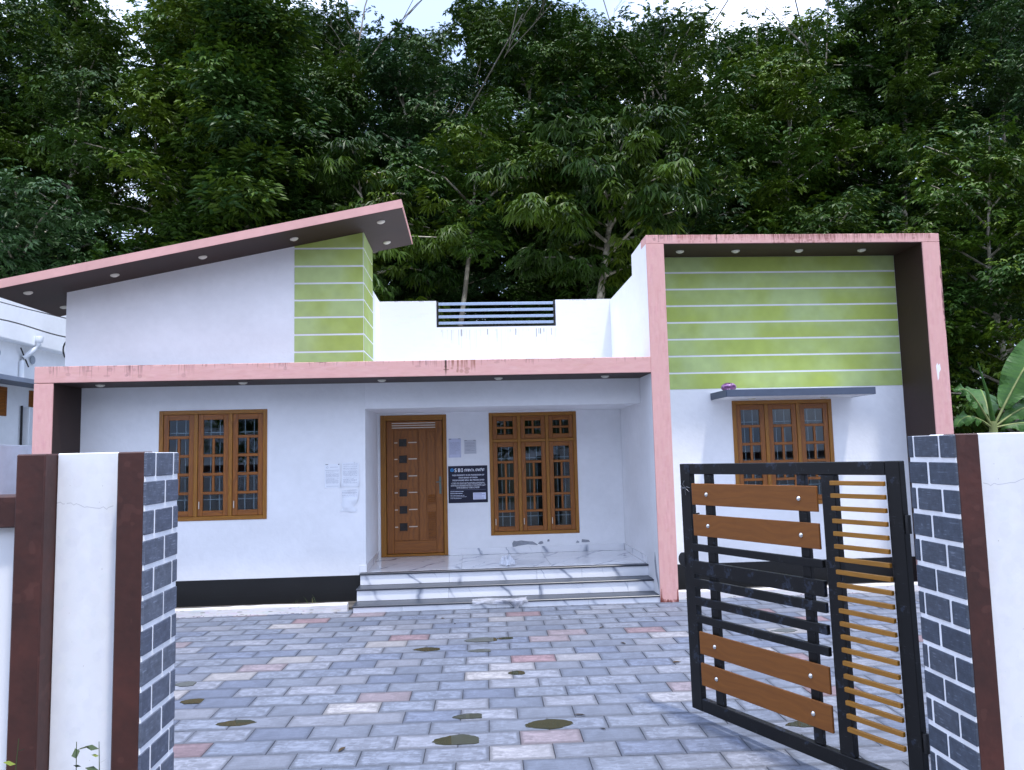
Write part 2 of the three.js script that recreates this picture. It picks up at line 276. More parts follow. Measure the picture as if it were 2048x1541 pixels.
// puddles: shallow water left in the dished pavers
{
  const water = STD({ color: new THREE.Color(0.045, 0.047, 0.03), roughness: 0.03, metalness: 0 });
  const P = [[0.1, -8.12, 0.40, 0.19], [0.08, -7.69, 0.25, 0.12], [-0.47, -7.83, 0.28, 0.15], [-0.04, -5.84, 0.25, 0.12], [-0.11, -5.38, 0.35, 0.19], [0.54, -5.6, 0.36, 0.19], [0.4, -6.89, 0.17, 0.13], [-2.32, -6.48, 0.2, 0.14], [-1.8, -5.92, 0.28, 0.13], [0.36, -8.15, 0.19, 0.1], [-2.56, -6.97, 0.2, 0.15], [3.37, -8.02, 0.28, 0.16], [2.37, -5.37, 0.3, 0.13]];
  const lab = ['wide dark puddle far up the paving, below the cloth on the steps', 'small dark puddle one row nearer than the wide far puddle', 'dark puddle on a cream paver with its edge cut straight', 'dark puddle lying just behind the largest puddle', 'large olive puddle filling half a grey paver', 'large olive puddle beside a pink paver', 'small round puddle on a cream grey paver', 'round brown puddle near the brick face of the gate pillar', 'narrow dark puddle along a paver edge', 'thin sliver of water touching the wide far puddle', 'dark puddle hidden partly by the brick gate pillar', 'dark puddle seen through the gate rails', 'dark puddle under the lowest gate planks'];
  P.forEach(([x, z, w, d], n) => {
    const R = rng(900 + n), pos = [], N = 56, cut = n % 3 !== 2; const rim = [];
    for (let k = 0; k < N; k++) { const t = k / N * Math.PI * 2; let r = 1 + 0.3 * (noise3(Math.cos(t) * 1.6 + n * 7, Math.sin(t) * 1.6, 3) - 0.5) + 0.14 * (noise3(Math.cos(t) * 6 + n * 3, Math.sin(t) * 6, 9) - 0.5) + 0.03 * (R() - 0.5); let px = Math.cos(t) * r * w / 2, pz = Math.sin(t) * r * d / 2 * (Math.cos(t) < 0 ? 1 + Math.cos(t) * 0.35 : 1); if (cut) { px = Math.min(px, w * 0.4); pz = Math.min(pz, d * 0.42); } rim.push([x + px, z + pz - px * TH * -1 * 0]); }
    const y1 = 0.0045, y0 = 0.0005;
    for (let k = 0; k < N; k++) { const a = rim[k], b = rim[(k + 1) % N]; pos.push(x, y1, z, b[0], y1, b[1], a[0], y1, a[1]); pos.push(a[0], y1, a[1], b[0], y1, b[1], b[0] + (b[0] - x) * 0.03, y0, b[1], a[0], y1, a[1], b[0] + (b[0] - x) * 0.03, y0, b[1], a[0] + (a[0] - x) * 0.03, y0, a[1]); }
    single('puddle', setGeo(pos), water, lab[n], 'puddle', null, 'structure');
  });
}

// ------------------------------------------------------------------ the house
const F = -9.694, WZ = -10.38, BZ = -11.8, TZ = -12.32, YF = 0.405;
const house = thing('house', 'single storey white house with pink frames, lime green panels and a sloping roof', 'house', [0.5, 0, -10.4]);
const WIN = [[-4.216, -2.765, 1.165, 2.664], [3.772, 5.235, 1.15, 2.645]];
// walls
part('wall', wallXY([[-5.5, 0.372], [-1.43, 0.372], [-1.43, 3.02], [-5.5, 3.02]], [WIN[0]], WZ, 0.2), M.white, house);
part('wall', wallXY([[2.69, 0.372], [6.34, 0.372], [6.34, 4.77], [2.69, 4.77]], [WIN[1]], WZ, 0.2), M.white, house);
part('wall', wallXY([[-1.43, 0.36], [2.45, 0.36], [2.45, 2.66], [-1.43, 2.66]], [[-1.39, -0.35, 0.405, 2.612], [0.326, 1.728, 0.69, 2.619]], BZ, 0.2), M.white, house);
part('porch_side_wall', cbox(-1.63, -1.43, 0.36, 2.66, BZ, WZ - 0.2, 0), M.white, house);
part('porch_lintel', cbox(-1.43, 2.45, 2.64, 3.02, WZ - 0.25, WZ, 0.004), M.white, house);
part('porch_ceiling', cbox(-1.43, 2.45, 2.642, 2.72, BZ, WZ - 0.25, 0), M.white, house);
part('rear_wall', [cbox(-5.5, 6.58, 0, 3.2, -20.2, -20, 0), cbox(-5.5, -5.3, 0, 3.2, -20, WZ - 0.2, 0), cbox(6.38, 6.58, 0, 3.2, -20, WZ - 0.2, 0)], M.white, house);
part('inner_floor', cbox(-5.3, 6.38, 0.2, 0.4, -20, BZ - 0.2, 0), M.interior, house);
part('partition_wall', [cbox(-1.6, -1.45, 0.4, 3.0, -20, BZ - 0.2, 0), cbox(2.5, 2.65, 0.4, 3.0, -20, BZ - 0.2, 0), cbox(-5.3, 6.38, 0.4, 3.0, -16.2, -16, 0)], M.interior, house);
// slab and terrace
part('roof_slab', [cbox(-5.5, 2.45, 3.012, 3.158, -20.1, F - 0.302, 0), cbox(2.69, 6.57, 3.012, 3.158, -20.1, WZ - 0.202, 0)], STD({ map: paint([176, 176, 174], 0.25, 421, 1.5), roughness: 0.9 }), house);
// upper room under the sloping roof
const roofY = (x) => 4.335 + 0.2025 * (x + 5.494);
part('upper_wall', wallXY([[-5.49, 3.1], [-1.44, 3.1], [-1.44, roofY(-1.44) + 0.03], [-5.49, roofY(-5.49) + 0.03]], [], WZ, 0.98), M.white, house);
// white drip-stained parapet with the notch for the railing
const parapetTex = canvasTex(1024, 512, (x, w, h) => {
  x.fillStyle = '#dcdde0'; x.fillRect(0, 0, w, h); const R = rng(31);
  for (let k = 0; k < 900; k++) { x.fillStyle = `rgba(${170 + R() * 60},${172 + R() * 60},${178 + R() * 60},0.05)`; x.fillRect(R() * w, R() * h, 4 + R() * 40, 2 + R() * 18); }
  for (let k = 0; k < 70; k++) { const px = (0.26 + 0.5 * R()) * w, len = 8 + R() * R() * 150, a = 0.05 + 0.22 * R() * R(); x.fillStyle = `rgba(96,92,96,${a})`; x.fillRect(px, h * (1 - 0.66) + R() * 3, 1 + R() * 2.5, len); }
  for (let k = 0; k < 9; k++) { const px = (0.28 + 0.46 * R()) * w; x.fillStyle = 'rgba(60,56,60,0.55)'; x.fillRect(px, h * (1 - 0.66), 2 + R() * 2, 14 + R() * 36); }
  for (let k = 0; k < 80; k++) { x.fillStyle = `rgba(80,80,84,${0.05 + 0.2 * R()})`; x.fillRect(R() * w, R() * 8, 2 + R() * 20, 2 + R() * 4); }
});
M.parapet = STD({ map: parapetTex, roughness: 0.8 });
{
  const g = wallXY([[-1.46, 3.1], [2.5, 3.1], [2.5, 4.553], [1.515, 4.55], [1.515, 4.102], [-0.503, 4.102], [-0.503, 4.552], [-1.46, 4.552]], [], TZ, 0.13);
  part('parapet', fitUV(g, -1.46, 2.5, 3.1, 4.56), M.parapet, house);
}
part('parapet', cbox(-1.58, -1.444, 3.1, 4.552, TZ, WZ - 0.982, 0.004), M.white, house);
part('parapet_screed', cbox(-1.42, 2.44, 3.16, 3.215, TZ + 0.005, F - 0.18, 0.006), STD({ map: paint([206, 207, 208], 0.16, 433, 0.9), roughness: 0.9 }), house);
// railing in the notch
{
  const r = part('railing', [cbox(-0.497, -0.468, 4.108, 4.55, TZ - 0.07, TZ - 0.03, 0.002), cbox(1.478, 1.509, 4.108, 4.55, TZ - 0.07, TZ - 0.03, 0.002), cbox(-0.468, 1.478, 4.108, 4.13, TZ - 0.065, TZ - 0.035, 0.002)], M.plainBlack, house);
  for (const y of [4.505, 4.397, 4.287, 4.178]) part('rail', cbox(-0.468, 1.478, y - 0.021, y + 0.021, TZ - 0.065, TZ - 0.025, 0.004), M.steel, r);
}
// side wall of the tall bay
part('bay_side_wall', wallZY([[F - 0.02, 0], [F - 0.02, 4.876], [-10.6, 4.85], [-10.6, 4.545], [TZ - 0.13, 4.535], [TZ - 0.13, 0]], 2.452, 0.235), M.white, house);
part('bay_roof', cbox(2.69, 6.34, 4.768, 4.86, -10.62, F - 0.32, 0), M.white, house);
part('bay_back_wall', cbox(2.69, 6.34, 3.16, 4.767, -10.66, WZ - 0.2, 0), M.white, house);

// pink frames with rain stains
function streak(x, px, y0, l, w, col, a) { const g = x.createLinearGradient(0, y0, 0, y0 + l); g.addColorStop(0, `rgba(${col},${a})`); g.addColorStop(0.5, `rgba(${col},${a * 0.7})`); g.addColorStop(1, `rgba(${col},0)`); x.fillStyle = g; x.fillRect(px, y0, w, l); }
function stains(w, h, seed, marks, dens) {
  return canvasTex(w, h, (x) => {
    const R = rng(seed); x.fillStyle = '#d8a59d'; x.fillRect(0, 0, w, h);
    for (let k = 0; k < 1400; k++) { const q = R(), r = 2 + R() * 22; x.fillStyle = q < 0.5 ? `rgba(234,196,194,${0.03 + 0.05 * R()})` : `rgba(190,128,126,${0.03 + 0.05 * R()})`; x.beginPath(); x.ellipse(R() * w, R() * h, r, r * 0.6, 0, 0, 7); x.fill(); }
    for (let k = 0; k < dens * 2; k++) streak(x, R() * w, 0, h * (0.06 + 0.5 * R() * R()), 1 + R() * 2.5, '104,58,52', 0.1 + 0.4 * R() * R());
    for (let k = 0; k < dens; k++) { x.fillStyle = `rgba(84,48,44,${0.1 + 0.35 * R()})`; x.fillRect(R() * w, 0, 2 + R() * 30, 1 + R() * h * 0.04); }
    for (const [u0, u1, n, len, a, col] of marks) for (let k = 0; k < n * 2; k++) { const px = lerp(u0, u1, R()) * w, l = h * len * (0.3 + 0.7 * R()); streak(x, px, 0, l, 1 + R() * 2, col ?? '78,46,42', a * (0.3 + 0.7 * R())); if (R() < 0.12) { x.fillStyle = `rgba(${col ?? '90,60,58'},${a * 0.4})`; x.beginPath(); x.ellipse(px, l * 0.9, 3 + R() * 8, 4 + R() * 14, 0, 0, 7); x.fill(); } }
  });
}
const beamMat = STD({ map: stains(2048, 128, 61, [[0.02, 0.055, 8, 0.8, 0.3], [0.07, 0.09, 7, 1.0, 0.35], [0.11, 0.125, 4, 0.9, 0.3], [0.14, 0.17, 16, 0.9, 0.34], [0.21, 0.25, 8, 0.8, 0.25], [0.33, 0.4, 10, 0.45, 0.3], [0.655, 0.657, 5, 1.1, 0.9, '58,34,24'], [0.66, 0.705, 22, 0.9, 0.5, '112,60,36'], [0.61, 0.65, 10, 0.6, 0.3], [0.74, 0.8, 8, 0.4, 0.3]], 60), roughness: 0.7 });
const crownMat = STD({ map: stains(2048, 96, 67, [[0.02, 0.09, 18, 1.0, 0.6], [0.1, 0.22, 60, 1.0, 0.45, '130,62,54'], [0.235, 0.238, 6, 1.4, 0.95], [0.42, 0.64, 190, 1.2, 0.6, '104,52,46'], [0.25, 0.42, 60, 0.9, 0.42, '120,60,54'], [0.64, 0.97, 130, 1.1, 0.55, '104,54,48']], 130), roughness: 0.7 });
const pillarMat = (seed) => STD({ map: canvasTex(128, 1024, (x, w, h) => {
  const R = rng(seed); x.fillStyle = '#d8a59d'; x.fillRect(0, 0, w, h);
  for (let k = 0; k < 900; k++) { const q = R(); x.fillStyle = q < 0.5 ? `rgba(236,190,190,${0.03 + 0.06 * R()})` : `rgba(190,120,122,${0.03 + 0.06 * R()})`; x.fillRect(R() * w, R() * h, 2 + R() * 20, 2 + R() * 40); }
  for (let k = 0; k < 60; k++) { x.fillStyle = `rgba(112,52,44,${0.2 + 0.4 * R()})`; const e = R() < 0.5 ? R() * 14 : w - R() * 14; x.fillRect(e, h - 4 - R() * R() * 40, 1 + R() * 5, 40); }
  for (let k = 0; k < 50; k++) { x.fillStyle = `rgba(104,48,40,${0.2 + 0.4 * R()})`; x.fillRect(R() * w, h - 2 - R() * 7, 2 + R() * 14, 9); }
  if (seed === 73) { for (let k = 0; k < 46; k++) { x.fillStyle = `rgba(88,58,52,${0.2 + 0.5 * R()})`; x.beginPath(); x.ellipse(w - R() * R() * 16, h * (0.06 + 0.2 * R()), 1 + R() * 5, 3 + R() * 14, 0, 0, 7); x.fill(); }
    x.fillStyle = '#ece9ec'; x.beginPath(); x.moveTo(34, 373); x.lineTo(44, 364); x.lineTo(52, 371); x.lineTo(64, 366); x.lineTo(67, 384); x.lineTo(54, 393); x.lineTo(49, 409); x.lineTo(40, 417); x.lineTo(37, 392); x.closePath(); x.fill(); }
}), roughness: 0.7 });
part('frame_column', fitUV(cbox(-5.5, -5.262, 0, 3.0, WZ + 0.002, F, 0.004), -5.5, -5.262, 0, 3.0), pillarMat(71), house);
part('frame_beam', fitUV(cbox(-5.5, 2.45, 3.008, 3.218, F - 0.3, F, 0.005), -5.5, 2.45, 3.008, 3.218), beamMat, house);
part('frame_pillar', fitUV(cbox(2.45, 2.693, -0.02, 4.758, F - 0.018, F + 0.002, 0.004), 2.45, 2.693, 0, 4.76), pillarMat(72), house);
part('frame_column', fitUV(cbox(6.332, 6.58, 0, 4.758, WZ + 0.002, F, 0.004), 6.332, 6.58, 0, 4.76), pillarMat(73), house);
part('frame_beam', fitUV(cbox(2.45, 6.58, 4.76, 4.882, F - 0.3, F + 0.001, 0.005), 2.45, 6.58, 4.76, 4.882), crownMat, house);
// brown linings of the frames and their downlights
function downlight(parent, x, y, z, tilt = 0) {
  const g = lathe([[0, -0.02], [0.03, -0.018], [0.043, -0.01], [0.054, -0.004], [0.057, 0.004], [0.057, 0.01]], 0, 0, 0, 18); g.rotateZ(tilt); g.translate(x, y, z);
  part('downlight', g, M.lampWhite, parent);
}
{
  const s = part('soffit', cbox(-5.258, 2.45, 2.999, 3.0075, WZ + 0.002, F - 0.012, 0), M.brownPaint, house);
  for (const x of [-4.82, -2.98, -1.15, 0.42, 1.88]) downlight(s, x, 2.99, -9.98);
  part('column_lining', cbox(-5.262, -5.256, 0.36, 2.999, WZ + 0.002, F - 0.014, 0), M.brownPaint, house);
  const b = part('soffit', cbox(2.693, 6.326, 4.751, 4.7598, WZ + 0.002, F - 0.014, 0), M.brownPaint, house);
  for (const x of [3.02, 3.82, 4.74, 5.66]) downlight(b, x, 4.742, -10.05);
  part('column_lining', cbox(6.325, 6.331, 0.36, 4.75, WZ + 0.002, F - 0.014, 0), M.brownPaint, house);
}
// sloping roof
{
  const x0 = -6.17, x1 = -0.818, zf = -9.69, zb = -11.45, t = 0.112;
  const s = new THREE.Shape([[x0, roofY(x0)], [x1, roofY(x1)], [x1 - 0.02, roofY(x1) + t], [x0 - 0.02, roofY(x0) + t]].map((p) => new THREE.Vector2(...p)));
  const g = new THREE.ExtrudeGeometry(s, { depth: zf - zb, bevelEnabled: false }); g.translate(0, 0, zb);
  const roof = part('sloping_roof', metreUV(g), M.pink, house);
  const l = new THREE.Shape([[x0 + 0.012, roofY(x0 + 0.012) - 0.006], [x1 - 0.012, roofY(x1 - 0.012) - 0.006], [x1 - 0.012, roofY(x1 - 0.012) - 0.0005], [x0 + 0.012, roofY(x0 + 0.012) - 0.0005]].map((p) => new THREE.Vector2(...p)));
  const lg = new THREE.ExtrudeGeometry(l, { depth: zf - zb - 0.024, bevelEnabled: false }); lg.translate(0, 0, zb + 0.012);
  part('soffit_lining', metreUV(lg), M.brownPaint, roof);
  for (const [x, z] of [[-5.82, -10.06], [-4.70, -10.05], [-3.545, -10.04], [-2.33, -10.05], [-1.153, -10.07], [-1.178, -11.06], [-5.85, -11.0]]) downlight(roof, x, roofY(x) - 0.014, z, Math.atan(0.2025));
}
// lime green plaster panels with white joints between
const GL = [5.16, 4.92, 4.665, 4.421, 4.179, 3.937, 3.691, 3.448, 3.2];
for (let k = 0; k < 8; k++) {
  const y1 = GL[k] - 0.013, y0 = GL[k + 1] + 0.013;
  if (k === 0) {
    const a = -2.4, b = -1.446, s = new THREE.Shape([[a + 0.0, y0], [b, y0], [b, roofY(b) - 0.008], [a, roofY(a) - 0.008]].map((p) => new THREE.Vector2(...p)));
    const g = new THREE.ExtrudeGeometry(s, { depth: 0.007, bevelEnabled: false }); g.translate(0, 0, WZ); part('green_panel', metreUV(g), M.green, house);
    part('green_panel', cbox(-1.44, -1.433, y0, roofY(-1.43) - 0.008, -11.35, WZ - 0.004, 0.001), M.green, house);
  } else { part('green_panel', cbox(-2.4, -1.446, y0, y1, WZ, WZ + 0.007, 0.002), M.green, house); part('green_panel', cbox(-1.44, -1.433, y0, y1, -11.35, WZ - 0.004, 0.002), M.green, house); }
}
for (let k = 0; k < 8; k++) { const y1 = 4.763 - 0.2437 * k; part('green_panel', cbox(2.7, 6.32, y1 - 0.2437 + 0.013, k ? y1 - 0.013 : 4.748, WZ, WZ + 0.007, 0.002), M.green, house); }
// sunshade
part('sunshade', [cbox(3.48, 5.538, 2.664, 2.755, -10.38, -9.735, 0.004)], M.white, house);
part('sunshade_edge', [cbox(3.476, 5.542, 2.661, 2.758, -9.737, -9.725, 0.002), cbox(3.468, 3.479, 2.661, 2.758, -10.378, -9.738, 0.002), cbox(5.539, 5.55, 2.661, 2.758, -10.378, -9.738, 0.002)], M.greyPaint, house);
for (const x of [4.0, 5.05]) downlight(house.children[house.children.length - 2], x, 2.66, -10.2);
// plinth, steps, porch floor
part('plinth', cbox(-5.5, -1.515, -0.1, 0.371, WZ - 0.1, WZ + 0.012, 0.003), M.black, house);
part('plinth', cbox(2.7, 6.33, -0.1, 0.371, WZ - 0.1, WZ + 0.012, 0.003), M.black, house);
function steps() {
  const S = [[-9.72, 0.0, 0.09, -10.02], [-10.02, 0.09, 0.247, -10.3], [-10.3, 0.247, 0.402, null]];
  S.forEach(([z, y0, y1, zb], k) => {
    const x0 = -1.505 + k * 0.004, x1 = 2.452;
    const st = part('step', cbox(x0 + 0.012, x1, Math.min(y0, 0) - 0.05, y1 - 0.022, (zb ?? -10.42) + 0.001, z - 0.013, 0), M.interior, house);
    for (let i = 0, x = x0; i < 4; i++) { const w = [0.62, 1.2, 1.2, 1.2][(i + k) % 4], xe = Math.min(x1, i === 3 ? x1 : x + w); if (xe - x > 0.02) part('riser_tile', cbox(x, xe - 0.002, y0 + 0.001, y1 - 0.024, z - 0.012, z, 0.0015), M.marble, st); x = xe; }
    part('tread', cbox(x0 - 0.012, x1, y1 - 0.022, y1, zb ? zb + 0.001 : -10.4, z + 0.018, 0.005), M.granite, st);
    part('side_tile', cbox(x0, x0 + 0.011, -0.02, y1 - 0.024, (zb ?? -10.368), z - 0.0125, 0.001), k < 2 ? M.marble : M.black, st);
  });
}
steps();
{
  const fl = part('porch_floor', cbox(-1.43, 2.452, 0.2, 0.39, BZ, -10.42, 0), M.interior, house);
  const xs = [-1.428, -0.13, 1.12, 2.45], zs = [BZ + 0.012, -11.22, -10.405];
  for (let i = 0; i < 3; i++) for (let j = 0; j < 2; j++) part('floor_tile', cbox(xs[i] + 0.0012, xs[i + 1] - 0.0012, 0.391, 0.403, zs[j] + 0.0012, zs[j + 1] - 0.0012, 0.001), M.marble, fl);
  for (const [a, b] of [[-0.345, -0.13], [-0.13, 1.12], [1.12, 2.438]]) part('skirting_tile', cbox(a + 0.001, b - 0.001, 0.404, 0.505, BZ, BZ + 0.01, 0.002), M.marble, fl);
  for (const [a, b] of [[BZ + 0.011, -11.2], [-11.2, WZ + 0.002]]) part('skirting_tile', cbox(2.44, 2.4515, 0.404, 0.505, a + 0.001, b - 0.001, 0.002), M.marble, fl);
  for (const [a, b] of [[BZ + 0.011, -11.2], [-11.2, WZ - 0.002]]) part('skirting_tile', cbox(-1.4295, -1.419, 0.404, 0.505, a + 0.001, b - 0.001, 0.002), M.marble, fl);
  part('skirting_tile', cbox(-1.52, -1.421, 0.404, 0.5, WZ + 0.001, WZ + 0.01, 0.002), M.marble, fl);
}
// flaked paint above the skirting
{
  const flake = STD({ map: paint([150, 153, 160], 0.2, 471, 0.6), roughness: 0.95 });
  const shapes = [[[0.66, 0.505], [0.655, 0.56], [0.68, 0.6], [0.72, 0.59], [0.8, 0.6], [0.9, 0.585], [0.98, 0.578], [1.06, 0.53], [1.05, 0.522], [0.9, 0.535], [0.76, 0.52], [0.7, 0.507]], [[1.06, 0.54], [1.09, 0.575], [1.13, 0.58], [1.15, 0.545], [1.1, 0.53]], [[1.21, 0.57], [1.245, 0.572], [1.245, 0.605], [1.215, 0.602]], [[1.66, 0.54], [1.69, 0.572], [1.72, 0.55], [1.71, 0.535]], [[1.755, 0.545], [1.76, 0.59], [1.87, 0.575], [1.89, 0.545], [1.82, 0.54]]];
  for (const s of shapes) { const g = new THREE.ExtrudeGeometry(new THREE.Shape(s.map((p) => new THREE.Vector2(...p))), { depth: 0.0025, bevelEnabled: false }); g.translate(0, 0, BZ); part('bare_plaster_patch', metreUV(g), flake, house); }
  const s2 = [[F - 0.12, 0.37], [F - 0.02 - 0.16, 0.55], [F - 0.2, 0.62], [F - 0.24, 0.5], [F - 0.2, 0.32], [F - 0.09, 0.2], [F - 0.05, 0.12], [F - 0.07, 0.28]];
  part('bare_plaster_patch', wallZY(s2, 2.4495, 0.0024), flake, house);
}

// windows: outer frame > sashes, panes, grille
function sashGeo(x0, x1, y0, y1, z, rows) {     // rows: list of [y0, y1, columns]; returns wood geometry and pane boxes
  const wood = [], panes = [], d0 = z - 0.03, d1 = z + 0.008, st = 0.07;
  const px0 = x0 + st, px1 = x1 - st;
  wood.push(cbox(x0, px0, y0, y1, d0, d1, 0.004, true), cbox(px1, x1, y0, y1, d0, d1, 0.004, true));
  let prev = y0;
  for (const [a, b, c] of rows) { wood.push(cbox(px0, px1, prev, a, d0, d1 - 0.001, 0.004)); prev = b; const w = (px1 - px0 - (c - 1) * 0.032) / c;
    for (let k = 0; k < c; k++) { const q0 = px0 + k * (w + 0.032); panes.push([q0, q0 + w, a, b]); if (k) wood.push(cbox(q0 - 0.032, q0, a, b, d0, d1 - 0.002, 0.004, true)); } }
  wood.push(cbox(px0, px1, prev, y1, d0, d1 - 0.001, 0.004));
  return { wood, panes };
}
function windowUnit([x0, x1, y0, y1], z, transom) {
  const fw = 0.055, gap = 0.002, top = transom ? y1 - 0.47 : y1 - fw;
  const fr = [cbox(x0, x0 + fw, y0, y1, z - 0.1, z + 0.012, 0.004, true), cbox(x1 - fw, x1, y0, y1, z - 0.1, z + 0.012, 0.004, true), cbox(x0 + fw, x1 - fw, y1 - fw, y1, z - 0.1, z + 0.011, 0.004), cbox(x0 + fw, x1 - fw, y0, y0 + fw, z - 0.1, z + 0.011, 0.004)];
  const iw = (x1 - x0 - 2 * fw - 2 * 0.05) / 3;
  for (const k of [1, 2]) { const m = x0 + fw + k * iw + (k - 1) * 0.05; fr.push(cbox(m, m + 0.05, y0 + fw, y1 - fw, z - 0.1, z + 0.010, 0.004, true)); }
  const w = part('window', fr, M.teakGold, house);
  const bars = [];
  for (let k = 0; k < 3; k++) {
    const a = x0 + fw + k * (iw + 0.05) + gap, b = a + iw - 2 * gap;
    if (transom) { part('transom_bar', cbox(a - gap, b + gap, top, top + 0.045, z - 0.1, z + 0.010, 0.004), M.teakGold, w);
      const t0 = top + 0.045 + gap, t1 = y1 - fw - gap, hh = (t1 - t0 - 0.15 - 0.035) / 2, s = sashGeo(a, b, t0, t1, z - 0.012, [[t0 + 0.075, t0 + 0.075 + hh, 2], [t1 - 0.075 - hh, t1 - 0.075, 2]]);
      part('sash', s.wood, M.teak, w); for (const p of s.panes) part('pane', cbox(p[0] - 0.004, p[1] + 0.004, p[2] - 0.004, p[3] + 0.004, z - 0.024, z - 0.021, 0), M.glass, w); }
    const s0 = y0 + fw + gap, s1 = top - gap, H = s1 - s0, rows = [];
    const r = 0.038, tall = (H - 0.075 * 2 - 4 * r) , ph = tall / 5; let y = s0 + 0.075;
    rows.push([y, y + ph, 1]); y += ph + r; for (let q = 0; q < 3; q++) { rows.push([y, y + ph * 0.99, 2]); y += ph + r; } rows.push([y, s1 - 0.075, 1]);
    const s = sashGeo(a, b, s0, s1, z - 0.012, rows);
    part('sash', s.wood, M.teak, w);
    for (const p of s.panes) part('pane', cbox(p[0] - 0.004, p[1] + 0.004, p[2] - 0.004, p[3] + 0.004, z - 0.024, z - 0.021, 0), M.glass, w);
    for (let q = 0; q < 4; q++) bars.push(cbox(a, b, s0 + H * (0.16 + 0.22 * q) - 0.005, s0 + H * (0.16 + 0.22 * q) + 0.005, z - 0.088, z - 0.078, 0));
    for (const q of [0.35, 0.65]) bars.push(cbox(lerp(a, b, q) - 0.005, lerp(a, b, q) + 0.005, s0, y1 - fw, z - 0.099, z - 0.0885, 0));
    part('handle', [cbox((k ? a : a) + 0.018, a + 0.03, s0 + 0.1, s0 + 0.2, z - 0.004, z + 0.012, 0.003)], M.strip, w);
  }
  part('grille', bars, STD({ color: 0xaeb3b8, roughness: 0.5 }), w);
  return w;
}
windowUnit(WIN[0], WZ, false); windowUnit(WIN[1], WZ, false); windowUnit([0.326, 1.728, 0.69, 2.619], BZ, true);
// door: frame, leaf, panels, inlay squares and strips
{
  const dx = (p) => -1.39 + (p - 515) * 0.00184, dy = (p) => 2.612 - (p - 215) * 0.00181, z = BZ;
  const d = part('door', [cbox(-1.39, dx(562), 0.406, 2.612, z - 0.1, z + 0.014, 0.005, true), cbox(dx(1048), -0.35, 0.406, 2.612, z - 0.1, z + 0.014, 0.005, true), cbox(dx(562), dx(1048), dy(262), 2.612, z - 0.1, z + 0.013, 0.005), cbox(dx(562), dx(1048), 0.406, 0.445, z - 0.1, z + 0.012, 0.005)], M.teakGold, house);
  const L = (x0, x1, y1, y0, z0, z1, m, n, rot = true, c = 0.003) => part(n, cbox(dx(x0), dx(x1), dy(y0), dy(y1), z + z0, z + z1, c, rot), m, d);
  L(564, 1046, 264, 1411, -0.06, -0.03, M.teak, 'leaf');
  L(566, 624, 266, 1409, -0.03, -0.012, M.teak, 'stile'); L(985, 1044, 266, 1409, -0.03, -0.012, M.teak, 'stile');
  L(840, 902, 340, 1300, -0.03, -0.010, M.teak, 'stile'); L(625, 984, 266, 340, -0.03, -0.014, M.teak, 'rail', false); L(625, 984, 1301, 1409, -0.03, -0.013, M.teak, 'rail', false);
  L(630, 834, 348, 1296, -0.03, -0.022, M.teak, 'panel');
  L(903, 984, 990, 1055, -0.03, -0.013, M.teak, 'rail', false); L(903, 984, 340, 352, -0.03, -0.013, M.teak, 'rail', false);
  L(908, 980, 356, 988, -0.034, -0.027, M.teak, 'panel');
  for (const y of [285, 305, 325]) L(612, 985, y - 4, y + 4, -0.014, -0.009, M.strip, 'vent_strip', false, 0.001);
  const tile = STD({ color: 0x1d1712, roughness: 0.25 });
  for (const y of [455, 598, 745, 888, 1035, 1182]) {
    for (const [a, b, c, e] of [[660, 750, y - 45, y - 33], [660, 750, y + 33, y + 45], [660, 672, y - 33, y + 33], [738, 750, y - 33, y + 33]]) L(a, b, c, e, -0.022, -0.012, M.teak, 'inlay_border', false, 0.002);
    L(672, 738, y - 33, y + 33, -0.022, -0.018, tile, 'inlay_square', false, 0.001);
    L(632, 659, y - 4, y + 4, -0.022, -0.018, M.strip, 'inlay_strip', false, 0.001); L(751, 824, y - 5, y + 3, -0.022, -0.018, M.strip, 'inlay_strip', false, 0.001);
  }
  for (let k = 0; k < 13; k++) { const g = cbox(dx(916), dx(978), -0.011, 0.011, -0.004, 0.004, 0.001); g.rotateX(-0.6); g.translate(0, dy(1070 + k * 17.4), z - 0.022); part('louvre', g, M.teak, d); }
  for (let k = 0; k < 4; k++) { const g = cbox(dx(914), dx(976), -0.011, 0.011, -0.004, 0.004, 0.001); g.rotateX(-0.6); g.translate(0, dy(918 + k * 17.4), z - 0.022); part('louvre', g, M.teak, d); }
  part('handle_plate', cbox(dx(1012), dx(1030), dy(905), dy(755), z - 0.012, z - 0.006, 0.002), STD({ color: 0x6f7a74, metalness: 0.7, roughness: 0.4 }), d);
  part('handle', [tube([V(dx(1021), dy(800), z - 0.006), V(dx(1021), dy(800), z + 0.03), V(dx(985), dy(803), z + 0.032)], 0.008, 8)], STD({ color: 0x77807a, metalness: 0.8, roughness: 0.35 }), d);
}

